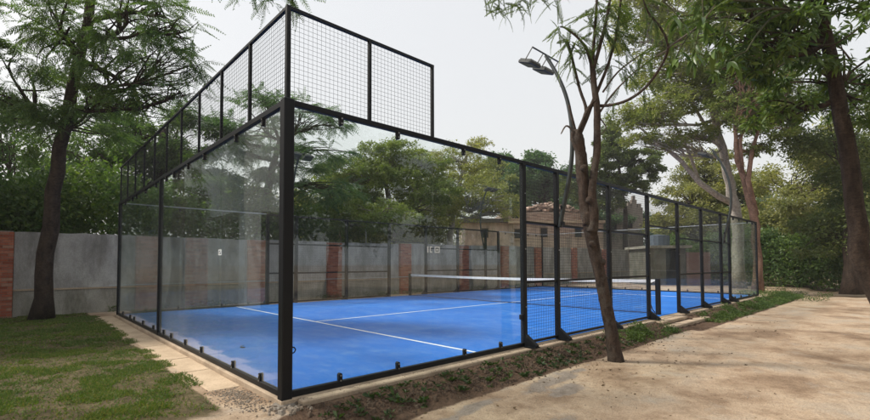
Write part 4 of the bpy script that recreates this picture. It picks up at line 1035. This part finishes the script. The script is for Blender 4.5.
# leaves along the long side branches
for line, dd, n, s in (([(612, 105), (645, 88), (660, 68), (668, 48)], -.5, 8, .7), ([(612, 95), (648, 62), (700, 38), (730, 30)], .35, 30, .85), ([(618, 72), (640, 55), (690, 20)], .2, 22, .85), ([(668, 48), (700, 25), (715, 5)], -1.3, 16, .85), ([(662, 30), (648, 12), (640, -5)], -1.1, 16, .9),
                       ([(625, 60), (640, 90), (650, 110)], .2, 5, .6)):
    L = np.linspace(0, 1, len(line))
    for k in range(n):
        t = random.random(); px = np.interp(t, L, [q[0] for q in line]); py = np.interp(t, L, [q[1] for q in line])
        leafat(px, py, dd+random.uniform(-.15, .15), random.uniform(-.6, 1), random.uniform(-.6, 1.1), s*random.uniform(.7, 1.1), random.uniform(-.8, .8))
for k in range(92):   # hanging spray at the top, left of the trunk
    t = random.random(); leafat(478+t*85, -6+random.uniform(-8, 18)-(6 if t > .6 else 0), -1.2+t*.7, random.uniform(-1.3, .9), random.uniform(-.1, .7), random.uniform(.35, .6), random.uniform(-.6, .6))
sprays = sprays[:298]
for p, d, s, m in sprays:
    o = link('leaf', random.choice(fm), nt3); o.location = [float(c) for c in p]; o.scale = (s, s, s)
    x = Vector(d); z = Vector((0, 0, 1)) - x*x.z
    z = z.normalized() if z.length > .1 else Vector((1, 0, 0)); yv = z.cross(x)
    mt = Matrix((x, yv, z)).transposed().to_quaternion() @ Vector((1, 0, 0)).rotation_difference(Vector((1, 0, 0)))
    from mathutils import Quaternion
    o.rotation_mode = 'QUATERNION'; o.rotation_quaternion = mt @ Quaternion((1, 0, 0), random.gauss(0, .5))

# hanging dark spray at the top left belongs to a limb of a second feathery tree outside the view
b = np.array([-4.2, 3.6, -.08])
tree('feathery_tree', 'feathery tree left of the lawn with one spray hanging above the corner post', 'tree', b,
     [b, b+np.array([.3, -.2, 2.2]), b+np.array([.9, -.6, 4.2]), W(150, -70, 6.0), W(255, -30, 5.6)], .13,
     [B(272, -8, 5.6, 14, 10, .25), B(250, -10, 5.6, 12, 8, .25), B(292, -4, 5.6, 6, 12, .15), B(190, -35, 6, 40, 14, .5)],
     5000, L_DARK, BARK_DARK, kind='frond', fr=frond(13, .26, .05, .012), subs=10, droop=.7, subr=(.2, .34), sd=31)

# ---------------------------------------------------------------- mango tree at the right, its limbs over the path
b = np.array([9.6, -4.1, -.2])
mg = tree('mango_tree', 'big dark mango tree right of the path with leaves hanging into the upper right', 'tree', b,
     [b, W(860, 250, 7.9), W(850, 160, 7.8), W(835, 80, 7.6), W(820, 0, 7.4)], .17,
     [B(735, 8, 6.8, 46, 18, .8), B(700, -8, 6.6, 40, 12, .7), B(745, 38, 7.4, 30, 18, .8), B(790, 50, 7.4, 46, 44, 1.0), B(840, 80, 7.8, 46, 50, 1.0), B(780, 110, 8, 24, 20, .7), B(820, 10, 7.4, 60, 40, 1.2), B(740, 70, 7.6, 18, 12, .5)],
     6500, L_MANGO, BARK_DARK, leaf=(.15, .042), subs=18, subr=(.14, .26), droop=.6, sd=40)
# the leaves that hang lowest, each one a part
ml = []
rng = np.random.default_rng(9)
for L, wd in ((.24, .062), (.20, .055), (.17, .05)):
    m_ = MB(); n = 7; vs = []
    for i in range(n):
        t = i/(n-1); wv = wd*.5*math.sin(math.pi*t**.8)**.8 if 0 < t < 1 else .001; z = -.22*L*t*t
        vs += [(L*t, -wv, z+wv*.35), (L*t, 0, z), (L*t, wv, z+wv*.35)]
    fs = [(i*3+c, (i+1)*3+c, (i+1)*3+c+1, i*3+c+1) for i in range(n-1) for c in range(2)]
    m_.add(vs, fs); ml.append(m_.mesh('leaf', L_MANGO, True))
random.seed(12)
tw = [((700, 30), (692, 62), 5.4), ((735, 40), (706, 55), 5.6), ((690, 40), (672, 66), 5.4), ((730, 20), (722, 48), 5.6), ((660, 10), (684, 24), 5.2), ((745, 60), (728, 62), 5.8), ((700, 5), (705, 30), 5.3)]
tm = MB()
for a, e, dep in tw:
    pa, pe = W(*a, dep)-b, W(*e, dep)-b
    tm.tube(curve_pts(pa+np.array([.1, 0, .15]), pe, .05, 5, .02), np.linspace(.012, .004, 5), 5)
    tm.tube(curve_pts(W(790, 10, 7.0)-b, pa+np.array([.1, 0, .15]), .03, 6, .02), np.linspace(.02, .011, 6), 5)
    for k in range(11):
        t = .45+.55*random.random(); p = pa+(pe-pa)*t; an = random.uniform(0, 6.28)
        d = RT*math.cos(an)*.8+FW*math.sin(an)*.8-np.array([0, 0, 1])*random.uniform(.4, 1.3); x = Vector(d).normalized()
        o = link('leaf', random.choice(ml), mg); o.location = [float(c) for c in p]; s = random.uniform(.75, 1.15); o.scale = (s, s, s)
        z = (Vector((0, 0, 1))-x*x.z).normalized(); o.rotation_mode = 'QUATERNION'
        o.rotation_quaternion = Matrix((x, z.cross(x), z)).transposed().to_quaternion() @ Quaternion((1, 0, 0), random.gauss(0, .5))
tm.build('twig', BARK_TWIG, mg)
print('tris', sum(len(m.polygons) for m in bpy.data.meshes))


# ---------------------------------------------------------------- the hazy air
hm = bpy.data.materials.new('thin_haze'); hm.use_nodes = True; hm.node_tree.nodes.clear()
ho = hm.node_tree.nodes.new('ShaderNodeOutputMaterial'); hv = hm.node_tree.nodes.new('ShaderNodeVolumePrincipled')
hv.inputs['Color'].default_value = (.93, .94, .96, 1); hv.inputs['Density'].default_value = .0008; hv.inputs['Anisotropy'].default_value = .2
hm.node_tree.links.new(hv.outputs[0], ho.inputs['Volume'])
mb = MB(); mb.box(-640, 660, -640, 660, -3, 17.5); mb.build('haze', hm, kind='stuff')
